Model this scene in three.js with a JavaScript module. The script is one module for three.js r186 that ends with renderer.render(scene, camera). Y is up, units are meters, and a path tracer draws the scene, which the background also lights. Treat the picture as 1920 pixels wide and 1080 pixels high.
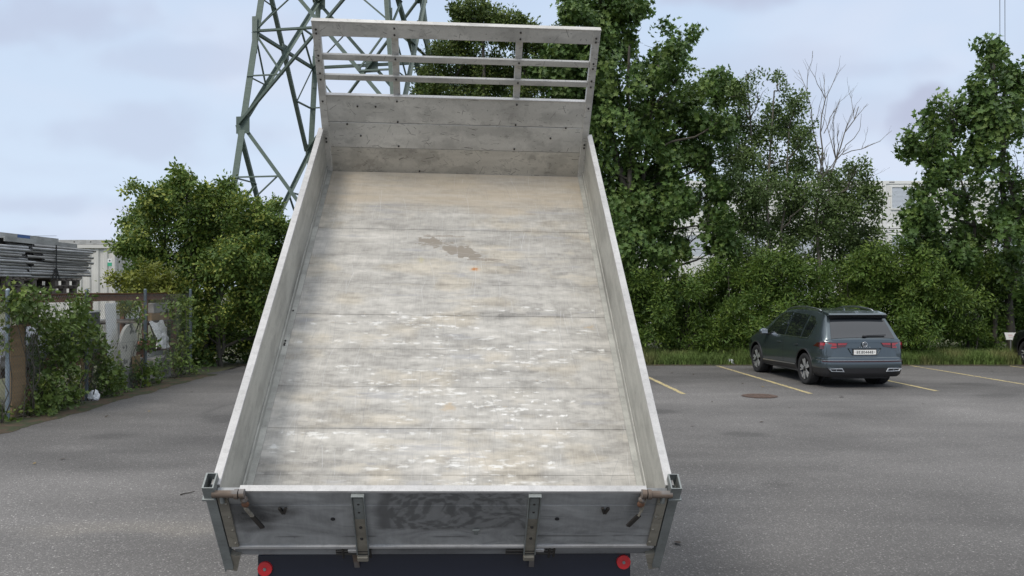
import * as THREE from 'three';
import { mergeGeometries, toCreasedNormals } from 'three/addons/utils/BufferGeometryUtils.js';
import { RoundedBoxGeometry } from 'three/addons/geometries/RoundedBoxGeometry.js';
import { Brush, Evaluator, SUBTRACTION } from 'three-bvh-csg';

// ---------------------------------------------------------------- camera, sky, sun, exposure
const scene = new THREE.Scene();
const EYE = 2.08, FOCAL = 1600, HORIZON = 543;                     // metres; pixels of the 1920 x 1080 picture
const camera = new THREE.PerspectiveCamera(2 * Math.atan(540 / FOCAL) * 180 / Math.PI, 16 / 9, 0.1, 2000);
camera.position.set(0, EYE, 0);
camera.rotation.x = 0.0019;
const renderer = new THREE.WebGLRenderer({ antialias: true });
renderer.toneMapping = THREE.LinearToneMapping;
renderer.toneMappingExposure = 1.03;
renderer.shadowMap.enabled = true;
scene.add(camera);

const V3 = (x, y, z) => new THREE.Vector3(x, y, z);
const lerp = (a, b, t) => a + (b - a) * t;
const clamp = (x, a = 0, b = 1) => Math.min(b, Math.max(a, x));
const smooth = (a, b, x) => { const t = clamp((x - a) / (b - a)); return t * t * (3 - 2 * t); };
function rng(seed) { let s = seed >>> 0; return () => { s = (s + 0x6d2b79f5) | 0; let t = Math.imul(s ^ (s >>> 15), 1 | s); t = (t + Math.imul(t ^ (t >>> 7), 61 | t)) ^ t; return ((t ^ (t >>> 14)) >>> 0) / 4294967296; }; }
function hash2(x, y, s = 0) { let h = Math.imul(x | 0, 374761393) + Math.imul(y | 0, 668265263) + Math.imul(s | 0, 974711); h = Math.imul(h ^ (h >>> 13), 1274126177); return ((h ^ (h >>> 16)) >>> 0) / 4294967296; }
function vnoise(x, y, s = 0) {
  const xi = Math.floor(x), yi = Math.floor(y); let u = x - xi, v = y - yi; u = u * u * (3 - 2 * u); v = v * v * (3 - 2 * v);
  return lerp(lerp(hash2(xi, yi, s), hash2(xi + 1, yi, s), u), lerp(hash2(xi, yi + 1, s), hash2(xi + 1, yi + 1, s), u), v);
}
function fbm(x, y, o = 4, s = 0) { let a = 0.5, t = 0, n = 0; for (let i = 0; i < o; i++) { t += a * vnoise(x, y, s + i * 17); n += a; a *= 0.5; x = x * 2.03 + 5.1; y = y * 2.03 + 3.7; } return t / n; }

// the sky: pale blue, thin bright overcast with a few soft grey-lilac clouds
{
  const W = 2048, H = 1024, CL = [[1735, 218, 100, 62, 0.95], [1830, 200, 80, 45, 0.8], [1390, -12, 170, 36, 0.8], [100, 40, 260, 70, 0.55], [60, 385, 190, 30, 0.45], [260, 250, 240, 50, 0.4], [1600, 130, 150, 26, 0.35], [330, 120, 160, 40, 0.35]], d = new Float32Array(W * H * 4);
  for (let j = 0; j < H; j++) for (let i = 0; i < W; i++) {
    const el = ((j + 0.5) / H - 0.5) * Math.PI, az = ((i + 0.5) / W) * Math.PI * 2;
    const cx = Math.cos(el) * Math.cos(az), cy = Math.sin(el), cz = Math.cos(el) * Math.sin(az);
    const e = Math.max(0, cy);
    const k = 1 / (e + 0.22), px = cx * k, pz = cz * k;
    const c1 = smooth(0.40, 0.72, fbm(px * 1.5 + 3.1, pz * 1.5 + 8.2, 5, 11));
    const c2 = smooth(0.47, 0.68, fbm(px * 1.25 + 1.7, pz * 1.6 + 2.4, 5, 71));
    const clear = [lerp(0.66, 0.53, smooth(0, 0.5, e)), lerp(0.775, 0.66, smooth(0, 0.5, e)), lerp(0.93, 0.86, smooth(0, 0.5, e))];
    const veil = [0.69, 0.755, 0.90], grey = [0.50, 0.545, 0.70];
    // soft grey-lilac clouds seen in the picture, by direction
    let c3 = 0; for (const [px, py, rx, ry, a] of CL) { const dx = (px - 960) / FOCAL, dy = (HORIZON - py) / FOCAL; if (cz < 0.05) break; const X = -cx / cz, Y = cy / cz, wob = (fbm(X * 14 + px, Y * 22, 4, 9) - 0.5) * 1.5, q = Math.hypot((X - dx) / (rx / FOCAL), (Y - dy) / (ry / FOCAL)) + wob; c3 = Math.max(c3, a * (1 - smooth(0.35, 1.25, q))); }
    const o = (j * W + i) * 4;
    for (let c = 0; c < 3; c++) {
      let v = lerp(clear[c], veil[c], c1 * 0.75);
      v = lerp(v, grey[c], Math.max(c2 * 0.35, c3)); v = lerp(v, [0.70, 0.71, 0.735][c], smooth(0.32, 0.7, e) * 0.85);
      d[o + c] = v * (1 + 1.0 * smooth(0.34, 1.0, e));                        // whitened and raised above the view to light the scene, like overcast near the zenith
    }
    d[o + 3] = 1;
  }
  const t = new THREE.DataTexture(d, W, H, THREE.RGBAFormat, THREE.FloatType);
  t.mapping = THREE.EquirectangularReflectionMapping; t.magFilter = THREE.LinearFilter; t.minFilter = THREE.LinearFilter; t.wrapS = THREE.RepeatWrapping; t.needsUpdate = true;
  scene.background = t; scene.environment = t;
}
// the sun behind thin cloud: high, over the left shoulder, very soft
const sun = new THREE.DirectionalLight(new THREE.Color(1.0, 0.93, 0.82), 1.75);
sun.position.set(-41, 79.5, 45); sun.target.position.set(0, 0, -14);
sun.castShadow = true; sun.shadow.radius = 36; sun.shadow.mapSize.set(2048, 2048);
Object.assign(sun.shadow.camera, { left: -30, right: 30, top: 30, bottom: -30, near: 1, far: 200 });
scene.add(sun, sun.target);

// ---------------------------------------------------------------- helpers
const taken = new Map();
function numbered(n) { const k = taken.get(n) ?? 0; taken.set(n, k + 1); return k ? n + '_' + String(k).padStart(3, '0') : n; }
function mesh(name, geo, mat, parent) { const m = new THREE.Mesh(Array.isArray(geo) ? merge(geo) : geo, mat); m.name = name; m.castShadow = m.receiveShadow = true; parent.add(m); return m; }
function merge(list) {
  const l = list.map((g) => { const q = g.index ? g.toNonIndexed() : g; for (const k of Object.keys(q.attributes)) if (!['position', 'normal', 'uv', 'color'].includes(k)) q.deleteAttribute(k); if (!q.attributes.uv) q.setAttribute('uv', new THREE.BufferAttribute(new Float32Array(q.attributes.position.count * 2), 2)); return q; });
  return mergeGeometries(l);
}
function group(name, parent, [x, y, z] = [0, 0, 0]) { const g = new THREE.Group(); g.name = name; g.position.set(x, y, z); parent.add(g); return g; }
function thing(name, label, category, pos = [0, 0, 0], turn = 0, grp) {
  const o = group(numbered(name), scene, pos); o.rotation.y = turn; o.userData = { label, category }; if (grp) o.userData.group = grp; return o;
}
function single(name, geo, mat, label, category, pos, turn = 0, grp) {
  const m = mesh(numbered(name), geo, mat, scene); if (pos) m.position.set(...pos); m.rotation.y = turn; m.userData = { label, category }; if (grp) m.userData.group = grp; return m;
}
function struct(name, geo, mat) { const m = mesh(numbered(name), geo, mat, scene); m.userData.kind = 'structure'; return m; }
function copyOf(o, label, grp) { const c = o.clone(); c.name = numbered(o.name.replace(/_\d{3}$/, '')); c.userData = { ...o.userData }; if (label) c.userData.label = label; if (grp) c.userData.group = grp; scene.add(c); return c; }
const box = (w, h, d, x = 0, y = 0, z = 0) => new THREE.BoxGeometry(w, h, d).translate(x, y, z);
const rbox = (w, h, d, x = 0, y = 0, z = 0, r = 0.005, s = 1) => new RoundedBoxGeometry(w, h, d, s, Math.min(r, w / 2.01, h / 2.01, d / 2.01)).translate(x, y, z);
// box spanning [a,b] in each axis
const span = (x0, x1, y0, y1, z0, z1, r = 0) => r ? rbox(Math.abs(x1 - x0), Math.abs(y1 - y0), Math.abs(z1 - z0), (x0 + x1) / 2, (y0 + y1) / 2, (z0 + z1) / 2, r) : box(Math.abs(x1 - x0), Math.abs(y1 - y0), Math.abs(z1 - z0), (x0 + x1) / 2, (y0 + y1) / 2, (z0 + z1) / 2);
const UP = V3(0, 1, 0);
function alongBar(g, a, b) { const d = b.clone().sub(a), q = new THREE.Quaternion().setFromUnitVectors(UP, d.clone().normalize()); return g.applyQuaternion(q).translate((a.x + b.x) / 2, (a.y + b.y) / 2, (a.z + b.z) / 2); }
const rod = (a, b, r, n = 8) => alongBar(new THREE.CylinderGeometry(r, r, a.distanceTo(b), n), a, b);
const bar = (a, b, w, t) => alongBar(new THREE.BoxGeometry(w, a.distanceTo(b), t), a, b);
// tapered tube through points
function taper(pts, r0, r1, n = 6) {
  const pos = [], idx = [], k = pts.length; let side = V3(1, 0, 0);
  for (let i = 0; i < k; i++) {
    const t = pts[Math.min(i + 1, k - 1)].clone().sub(pts[Math.max(i - 1, 0)]).normalize();
    side.sub(t.clone().multiplyScalar(side.dot(t))); if (side.lengthSq() < 1e-4) side = V3(0, 0, 1).sub(t.clone().multiplyScalar(t.z)); side.normalize();
    const b = t.clone().cross(side), r = lerp(r0, r1, i / (k - 1));
    for (let j = 0; j < n; j++) { const a = j / n * Math.PI * 2, c = Math.cos(a) * r, s = Math.sin(a) * r; pos.push(pts[i].x + side.x * c + b.x * s, pts[i].y + side.y * c + b.y * s, pts[i].z + side.z * c + b.z * s); }
  }
  for (let i = 0; i < k - 1; i++) for (let j = 0; j < n; j++) { const a = i * n + j, b2 = i * n + (j + 1) % n; idx.push(a, b2, a + n, b2, b2 + n, a + n); }
  const e = (k - 1) * n; for (let j = 1; j < n - 1; j++) idx.push(e, e + j, e + j + 1, 0, j + 1, j);
  const g = new THREE.BufferGeometry(); g.setAttribute('position', new THREE.Float32BufferAttribute(pos, 3)); g.setIndex(idx); g.computeVertexNormals(); return g;
}
// a pixel of the photograph gives a direction; the distance comes from the ground or from the thing's own depth
const at = (px, py, depth) => V3((px - 960) / FOCAL * depth, EYE + (HORIZON - py) / FOCAL * depth, -depth);
const onGround = (px, py) => { const d = FOCAL * EYE / (py - HORIZON); return V3((px - 960) / FOCAL * d, 0, -d); };

// textures
const toS = (x) => { x = clamp(x); return 255 * (x <= 0.0031308 ? 12.92 * x : 1.055 * Math.pow(x, 1 / 2.4) - 0.055); };
function tex(W, H, fn, { srgb = true, wrap = true } = {}) {
  const d = new Uint8Array(W * H * 4);
  for (let j = 0; j < H; j++) for (let i = 0; i < W; i++) { const c = fn(i / W, j / H, i, j), o = (j * W + i) * 4; for (let k = 0; k < 3; k++) d[o + k] = srgb ? toS(c[k]) : clamp(c[k]) * 255; d[o + 3] = 255; }
  return dataTex(d, W, H, srgb, wrap);
}
function dataTex(d, W, H, srgb, wrap) {
  const t = new THREE.DataTexture(d, W, H, THREE.RGBAFormat); t.magFilter = THREE.LinearFilter; t.minFilter = THREE.LinearMipmapLinearFilter; t.generateMipmaps = true;
  if (wrap) t.wrapS = t.wrapT = wrap === 'tile' ? THREE.RepeatWrapping : THREE.MirroredRepeatWrapping; if (srgb) t.colorSpace = THREE.SRGBColorSpace; t.needsUpdate = true; return t;
}
const std = (r, g, b, roughness = 0.7, metalness = 0, extra = {}) => new THREE.MeshStandardMaterial({ color: new THREE.Color().setRGB(r, g, b), roughness, metalness, ...extra });
const phys = (r, g, b, roughness, metalness, extra = {}) => new THREE.MeshPhysicalMaterial({ color: new THREE.Color().setRGB(r, g, b), roughness, metalness, ...extra });
// uv in metres by the face's main direction
function uvBox(g, sx = 1, sy = sx, ox = 1.06, oy = 0) {
  g = g.index ? g.toNonIndexed() : g; const p = g.attributes.position, uv = new Float32Array(p.count * 2);
  for (let i = 0; i < p.count; i += 3) {
    const a = V3().fromBufferAttribute(p, i), b = V3().fromBufferAttribute(p, i + 1), c = V3().fromBufferAttribute(p, i + 2);
    const n = b.clone().sub(a).cross(c.clone().sub(a)), ax = Math.abs(n.x), ay = Math.abs(n.y), az = Math.abs(n.z);
    [a, b, c].forEach((q, k) => { const [u, v] = ay >= ax && ay >= az ? [q.x, -q.z] : ax >= az ? [-q.z, q.y] : [q.x, q.y]; uv[(i + k) * 2] = u * sx + ox; uv[(i + k) * 2 + 1] = v * sy + oy; });
  }
  g.setAttribute('uv', new THREE.BufferAttribute(uv, 2)); return g;
}

// ---------------------------------------------------------------- ground
// asphalt: broken stone of several greys in dark binder; 5 m tile
const ASPH = 2048;
function asphaltTextures() {
  const N = ASPH, r = rng(5), h = new Float32Array(N * N), d = new Uint8Array(N * N * 4), b = new Uint8Array(N * N * 4);
  for (let i = 0; i < N * N; i++) h[i] = 0.115 + (r() - 0.5) * 0.04;
  const hb = new Float32Array(N * N).fill(0.35);
  for (let k = 0; k < 120000; k++) {
    const x = r() * N, y = r() * N, rad = 0.9 + r() * r() * 3.2, e = 0.6 + r() * 0.4, q = r(), tone = q < 0.04 ? 0.26 + r() * 0.20 : q < 0.60 ? 0.16 + r() * 0.10 : 0.06 + r() * 0.06, ca = Math.cos(r() * 3.1), sa = Math.sqrt(1 - ca * ca);
    const R = Math.ceil(rad);
    for (let j = -R; j <= R; j++) for (let i = -R; i <= R; i++) {
      const u = (i * ca + j * sa) / rad, v = (-i * sa + j * ca) / (rad * e), dd = u * u + v * v; if (dd > 1) continue;
      const o = ((Math.floor(y + j) + N) % N) * N + (Math.floor(x + i) + N) % N; h[o] = tone; hb[o] = 0.55 + 0.4 * (1 - dd);
    }
  }
  for (let i = 0; i < N * N; i++) { const v = h[i]; d[i * 4] = toS(v * 1.065); d[i * 4 + 1] = toS(v * 1.02); d[i * 4 + 2] = toS(v * 0.965); d[i * 4 + 3] = 255; b[i * 4] = b[i * 4 + 1] = b[i * 4 + 2] = hb[i] * 255; b[i * 4 + 3] = 255; }
  return [dataTex(d, N, N, true, 'tile'), dataTex(b, N, N, false, 'tile')];
}
const [asphMap, asphBump] = asphaltTextures();
const asphaltMat = new THREE.MeshStandardMaterial({ map: asphMap, bumpMap: asphBump, bumpScale: 0.004, roughness: 0.9, vertexColors: true });
{
  // ground beneath everything, out to the horizon
  const soil = tex(512, 512, (u, v) => { const n = fbm(u * 40, v * 40, 4, 3), m = fbm(u * 9, v * 9, 3, 8); return [lerp(0.06, 0.11, n), lerp(0.07, 0.105, m) * lerp(0.9, 1.1, n), lerp(0.03, 0.055, n)]; });
  soil.repeat.set(160, 160);
  const g = new THREE.PlaneGeometry(1600, 1600).rotateX(-Math.PI / 2).translate(0, -0.012, 0);
  struct('ground', g, new THREE.MeshStandardMaterial({ map: soil, roughness: 1 }));
  // the parking lot
  const x0 = -7.55, x1 = 30, z0 = 14, z1 = -23.5, nx = 300, nz = 300, g2 = new THREE.PlaneGeometry(x1 - x0, z0 - z1, nx, nz).rotateX(-Math.PI / 2).translate((x0 + x1) / 2, 0, (z0 + z1) / 2);
  const sr = rng(19), stains = []; for (let i = 0; i < 34; i++) stains.push([lerp(-7, 14, sr()), lerp(-6, -22, sr()), 0.15 + sr() * 0.55, sr() < 0.55 ? -0.14 - sr() * 0.16 : 0.10 + sr() * 0.12]);
  const p = g2.attributes.position, uv = g2.attributes.uv, col = new Float32Array(p.count * 3);
  for (let i = 0; i < p.count; i++) {
    let x = p.getX(i), z = p.getZ(i);
    if (x < x0 + 0.01) { x += (fbm(z * 0.9, 2, 3, 4) - 0.5) * 0.5 + (z < -17 ? (z + 17) * (z + 17) * 0.006 : 0); p.setX(i, x); }
    uv.setXY(i, x / 5, z / 5);
    const big = fbm(x * 0.22 + 9, z * 0.34, 4, 21), mid = fbm(x * 0.9, z * 1.7 + 4, 4, 33), st = fbm(x * 0.35, z * 2.6, 3, 44);
    let k = 1.03 + (big - 0.5) * 0.75 + (mid - 0.5) * 0.42 + (st - 0.5) * 0.28;
    if (z < -17.2) k *= 0.80 + 0.1 * mid;                                         // the bays: toned darker than the driving lane
    k *= 1 - 0.20 * smooth(-0.35, 0.35, -3.4 - x + (big - 0.5) * 5 + (mid - 0.5) * 2.2) * smooth(-9.2, -10.6, z + (mid - 0.5) * 2);   // a ragged-edged darker area in the lane by the fence
    // paler, warmer-toned patch beside the tail of the truck
    const dx = (x + 3.05) / 1.5, dz = (z + 7.35) / 0.42, du = Math.max(0, 1 - dx * dx - dz * dz) * smooth(0.3, 0.6, mid);
    // curved dark tyre scuffs in the left lane
    const rr = Math.hypot(x + 3.1, z + 14.9), sc = Math.exp(-Math.pow((rr - 2.1) / 0.07, 2)) * smooth(-4.2, -5, x) * 0.25;
    k *= 1 - sc; for (const [sx, sz, sr, sa] of stains) { const q = Math.hypot(x - sx, (z - sz) * 1.3) / sr + (mid - 0.5) * 1.6; if (q < 1.2) k *= 1 + sa * (1 - smooth(0.5, 1.2, q)); }   // oil spots and scuffed patches
    col[i * 3] = k * (1 + du * 0.22); col[i * 3 + 1] = k * (0.995 + du * 0.19); col[i * 3 + 2] = k * (1.0 + du * 0.12);
  }
  g2.setAttribute('color', new THREE.BufferAttribute(col, 3)); g2.computeVertexNormals();
  struct('asphalt_lot', g2, asphaltMat);
  // mossy dirt gathered along the foot of the fence and along the verge
  const dirt = tex(256, 256, (u, v) => { const n = fbm(u * 24, v * 24, 4, 13), m = smooth(0.45, 0.62, fbm(u * 7, v * 7, 3, 5)); return [lerp(0.07, 0.04, m) * (0.5 + n), lerp(0.05, 0.048, m) * (0.5 + n), lerp(0.03, 0.02, m) * (0.5 + n)]; });
  const dm = new THREE.MeshStandardMaterial({ map: dirt, roughness: 1 });
  const strip = (path, wl, wr, seed) => {
    const pos = [], uv2 = [], idx = [];
    path.forEach(([x, z, nx, nz], i) => { const a = wl, b = wr * (0.4 + 1.1 * fbm(i * 0.37, 1, 3, seed)); pos.push(x - nx * a, 0.006, z - nz * a, x, 0.014, z, x + nx * b, 0.004, z + nz * b); uv2.push(0, i * 0.12, 0.4, i * 0.12, 0.8, i * 0.12); if (i) { const k = i * 3; for (const o of [0, 1]) idx.push(k + o - 3, k + o, k + o - 2, k + o, k + o + 1, k + o - 2); } });
    const g3 = new THREE.BufferGeometry(); g3.setAttribute('position', new THREE.Float32BufferAttribute(pos, 3)); g3.setAttribute('uv', new THREE.Float32BufferAttribute(uv2, 2)); g3.setIndex(idx); g3.computeVertexNormals(); return g3;
  };
  const lp = []; for (let z = -8; z > -21; z -= 0.12) lp.push([-7.5 + (z < -17 ? (z + 17) * (z + 17) * 0.006 : 0), z, 1, 0]);
  struct('dirt_strip', strip(lp, 0.9, 0.2, 7), dm);
  const rp = []; for (let x = -7.6; x < 30; x += 0.12) rp.push([x, -23.48, 0, 1]);
  struct('dirt_strip', strip(rp, 0.5, 0.2, 9), dm);
}
// painted bay lines, worn
{
  const paintTex = tex(128, 1024, (u, v) => { const n = fbm(u * 9, v * 90, 4, 6), w = smooth(0.40, 0.56, n + 0.35 * fbm(u * 3, v * 14, 2, 2) - 0.12); return [lerp(0.19, 0.50, w), lerp(0.17, 0.41, w), lerp(0.14, 0.20, w)]; });
  const pm = new THREE.MeshStandardMaterial({ map: paintTex, roughness: 0.85 });
  const r = rng(8);
  for (const [a, b] of [[[3.05, -23.3], [3.42, -16.98]], [[5.60, -23.3], [5.97, -17.05]], [[8.36, -23.3], [8.71, -17.5]], [[10.90, -23.4], [11.32, -17.6]], [[13.55, -23.4], [13.95, -17.7]]]) {
    const pos = [], uv = [], idx = [], n = 60;
    for (let i = 0; i <= n; i++) { const t = i / n, x = lerp(a[0], b[0], t), z = lerp(a[1], b[1], t), wl = 0.052 + (r() - 0.5) * 0.014, wr = 0.052 + (r() - 0.5) * 0.014; pos.push(x - wl, 0.004, z, x + wr, 0.004, z); uv.push(0, t, 1, t); if (i) { const k = i * 2; idx.push(k - 2, k, k - 1, k, k + 1, k - 1); } }
    const g = new THREE.BufferGeometry(); g.setAttribute('position', new THREE.Float32BufferAttribute(pos, 3)); g.setAttribute('uv', new THREE.Float32BufferAttribute(uv, 2)); g.setIndex(idx); g.computeVertexNormals();
    struct('bay_line', g, pm);
  }
}
// ---------------------------------------------------------------- tipper truck
const BED = { L: 3.532, Wi: 1.05, Hs: 0.378, tilt: 0.664, roll: -0.015, y: EYE - 1.2196 };
// weathered aluminium floor, 2.1 m x 3.56 m, painted as matter: dust, oxide, scuffs, dried mud, a rust spot
function floorTexture() {
  const W = 1024, H = 1740, mx = 2.1 / W, mv = 3.56 / H, c = new Float32Array(W * H * 3), r = rng(77);
  for (let j = 0; j < H; j++) for (let i = 0; i < W; i++) {
    const u = i * mx - 1.05, v = j * mv;
    const st = fbm(u * 1.6 + 4, v * 11, 4, 1), st2 = fbm(u * 4 + 1, v * 34, 4, 2), big = fbm(u * 1.1 + 2, v * 1.4, 3, 3), fine = vnoise(u * 260, v * 22, 4), fine2 = vnoise(u * 30, v * 300, 5), gr = hash2(i, j, 6);
    let k = 0.375 + (st - 0.5) * 0.17 + (st2 - 0.5) * 0.12 + (big - 0.5) * 0.11 + (fine - 0.5) * 0.055 + (fine2 - 0.5) * 0.03 + (gr - 0.5) * 0.035;
    const mot = fbm(u * 7 + 2, v * 17, 5, 51), mot2 = fbm(u * 22, v * 40, 3, 52); k += (mot - 0.5) * 0.15 + (mot2 - 0.5) * 0.15; k = lerp(k, 0.55, smooth(0.58, 0.66, fbm(u * 11 + 8, v * 34 + 3, 5, 53)) * 0.34 * smooth(2.9, 1.6, v)); k = lerp(k, 0.27, smooth(0.60, 0.74, fbm(u * 3.1 + 1, v * 13 + 6, 5, 54)) * 0.15);
    const seam = ((v - 0.04) / 0.333) % 1, nearSeam = Math.exp(-Math.pow((seam < 0.5 ? seam : seam - 1) / 0.10, 2)); k -= nearSeam * 0.05 * smooth(0.35, 0.6, fbm(u * 2.2, v * 3 + 9, 3, 7)); // oxide held along the joints
    const wear = smooth(0.55, 0.75, fbm(u * 3.2, v * 9 + 3, 4, 12)) * smooth(1.9, 1.3, v); k += wear * 0.08;
    let R = k * 1.02, G = k * 0.975, B = k * 0.885;
    const warm = smooth(0.50, 0.72, fbm(u * 3.1 + 7, v * 5.4, 5, 14)) * 0.55; R *= 1 + warm * 0.10; G *= 1 + warm * 0.02; B *= 1 - warm * 0.12;
    // tan dust left at the headboard end
    const du = smooth(2.86, 3.10, v + (fbm(u * 2.5, v * 6, 4, 15) - 0.5) * 0.35), dd = du * clamp(0.25 + 1.0 * fbm(u * 2.2, v * 22, 5, 16) + 0.25 * (fbm(u * 7, v * 9, 4, 17) - 0.5), 0.2, 0.95) * 0.72;
    R = lerp(R, 0.455, dd); G = lerp(G, 0.385, dd); B = lerp(B, 0.29, dd);
    const o = (j * W + i) * 3; c[o] = R; c[o + 1] = G; c[o + 2] = B;
  }
  const blob = (u, v, a, b, col, amt, rough = 0.5, seed = 1, hard = 0.5) => {
    const i0 = Math.floor((u - a * 1.6 + 1.05) / mx), i1 = Math.ceil((u + a * 1.6 + 1.05) / mx), j0 = Math.floor((v - b * 1.6) / mv), j1 = Math.ceil((v + b * 1.6) / mv);
    for (let j = Math.max(0, j0); j <= Math.min(H - 1, j1); j++) for (let i = Math.max(0, i0); i <= Math.min(W - 1, i1); i++) {
      const x = (i * mx - 1.05 - u) / a, y = (j * mv - v) / b, n = (fbm(x * 2.5 + seed, y * 2.5 - seed, 4, seed) - 0.5) * 2 * rough, m = 1 - smooth(hard, 1, Math.hypot(x, y) + n);
      if (m > 0) { const o = (j * W + i) * 3; for (let k = 0; k < 3; k++) c[o + k] = lerp(c[o + k], col[k], m * amt); }
    }
  };
  // scuffed bright spots, lying in rows across the planks
  for (let row = 0; row < 34; row++) {
    const v = 0.22 + row * 0.047 + (r() - 0.5) * 0.03, n = 6 + Math.floor(r() * 18), c0 = (r() - 0.5) * 1.1, sp = 0.3 + r() * 0.6;
    for (let k = 0; k < n; k++) { const u = clamp(c0 + (r() + r() - 1) * sp, -0.95, 0.95), a = 0.012 + r() * 0.036; blob(u, v + (r() - 0.5) * 0.05, a, 0.005 + r() * 0.010, [0.70, 0.69, 0.655], 0.40 + r() * 0.5, 0.8, Math.floor(r() * 900), r() < 0.45 ? 0.3 : -0.15); if (r() < 0.3) blob(u, v, a * 0.55, 0.007, [0.42, 0.36, 0.27], 0.5, 0.5, k, 0.1); }
  }
  for (let k = 0; k < 24; k++) blob(0.28 + r() * 0.4, 0.70 + r() * 0.34, 0.006 + r() * 0.022, 0.004 + r() * 0.009, [0.78, 0.77, 0.74], 0.8, 0.9, k * 7, 0.1);
  for (let k = 0; k < 60; k++) blob((r() - 0.5) * 1.9, 0.05 + r() * 2.4, 0.05 + r() * 0.16, 0.015 + r() * 0.05, [0.54, 0.49, 0.40], 0.18 + r() * 0.25, 0.8, k * 3 + 50, 0.1);
  for (let k = 0; k < 50; k++) blob((r() - 0.5) * 1.9, 0.05 + r() * 3.0, 0.04 + r() * 0.2, 0.01 + r() * 0.03, [0.30, 0.30, 0.31], 0.25 + r() * 0.35, 0.8, k * 5 + 500, 0.1);
  blob(0.0, 0.87, 0.07, 0.045, [0.45, 0.36, 0.25], 0.75, 0.6, 31, 0.3); blob(-0.85, 0.17, 0.03, 0.02, [0.36, 0.28, 0.18], 0.7, 0.5, 33, 0.2); blob(0.9, 1.6, 0.05, 0.03, [0.45, 0.36, 0.25], 0.7, 0.7, 36, 0.2);
  // dried mud patch and the rust spot
  for (const [u, v, a, b] of [[-0.19, 2.555, 0.075, 0.045], [-0.12, 2.53, 0.09, 0.035], [-0.02, 2.475, 0.10, 0.05], [0.05, 2.42, 0.09, 0.06], [0.13, 2.375, 0.10, 0.05], [0.22, 2.335, 0.10, 0.022], [-0.1, 2.62, 0.13, 0.012]]) blob(u, v, a, b, [0.25, 0.22, 0.18], 0.95, 1.3, Math.floor((u + 2) * 40), 0.72);
  blob(-0.235, 2.32, 0.03, 0.05, [0.42, 0.38, 0.22], 0.5, 0.6, 61, 0.2);
  blob(0.149, 2.215, 0.05, 0.045, [0.48, 0.33, 0.20], 0.5, 0.4, 41, 0.1); blob(0.149, 2.215, 0.028, 0.024, [0.40, 0.17, 0.05], 0.95, 0.4, 43, 0.4);
  // long scratches
  for (let k = 0; k < 700; k++) {
    let u = (r() - 0.5) * 2, v = r() * 3.4, a = r() < 0.6 ? Math.PI / 2 + (r() - 0.5) * 0.25 : (r() - 0.5) * 0.5, len = 0.03 + r() * r() * 0.5, cur = (r() - 0.5) * 0.02; const tone = r() < 0.6 ? 0.24 : 0.62, am = 0.15 + r() * 0.4;
    for (let s = 0; s < len; s += mx * 0.8) { u += Math.cos(a) * mx * 0.8; v += Math.sin(a) * mx * 0.8; a += cur * 0.2; const i = Math.round((u + 1.05) / mx), j = Math.round(v / mv); if (i < 0 || j < 0 || i >= W || j >= H) break; const o = (j * W + i) * 3; for (let q = 0; q < 3; q++) c[o + q] = lerp(c[o + q], tone, am); }
  }
  const d = new Uint8Array(W * H * 4); for (let i = 0; i < W * H; i++) { for (let k = 0; k < 3; k++) d[i * 4 + k] = toS(c[i * 3 + k]); d[i * 4 + 3] = 255; }
  return dataTex(d, W, H, true, false);
}
// general weathered aluminium, 1 m tile: streaks along u, oxide, dark scuffs
function aluTexture(base, { scuff = 0.3, streak = 0.2, tint = [1, 1, 0.97], seed = 1, dark = 0.06, vertical = false, nsc = 260, smudge = 0.15, sw = 1 } = {}) {
  const W = 1024, H = 512, c = new Float32Array(W * H), r = rng(seed * 99 + 3);
  for (let j = 0; j < H; j++) for (let i = 0; i < W; i++) {
    const u = i / W * 2, v = j / H; const P = vertical ? [u * 14, v * 2.2] : [u * 2.2, v * 14];
    c[j * W + i] = base * (1 + (fbm(P[0], P[1], 4, seed) - 0.5) * streak * 2 + (fbm(u * 2, v * 2, 3, seed + 5) - 0.5) * 0.5 + (vnoise(u * 200, v * 200, seed) - 0.5) * 0.12) * (1 - smudge * smooth(0.52, 0.70, fbm(u * 5 + seed, v * 7, 5, seed + 31)) - smudge * 0.6 * smooth(0.6, 0.68, fbm(u * 26, v * 30 + seed, 4, seed + 41)));
  }
  for (let k = 0; k < nsc; k++) {
    let x = r() * W, y = r() * H, a = (r() - 0.5) * (r() < 0.5 ? 0.6 : 3), len = 3 + r() * r() * 46, cur = (r() - 0.5) * 0.02; const am = scuff * (0.3 + r()), w = sw + (r() < 0.3 ? 1 : 0);
    for (let s = 0; s < len; s++) { x += Math.cos(a); y += Math.sin(a); a += cur; for (let q = 0; q < w; q++) { const o = ((Math.floor(y + q) % H + H) % H) * W + (Math.floor(x) % W + W) % W; c[o] = lerp(c[o], dark, Math.min(0.85, am)); } }
  }
  const d = new Uint8Array(W * H * 4); for (let i = 0; i < W * H; i++) { for (let k = 0; k < 3; k++) d[i * 4 + k] = toS(c[i] * tint[k]); d[i * 4 + 3] = 255; }
  const t = dataTex(d, W, H, true, true); t.repeat.set(0.5, 1); return t;
}
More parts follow.
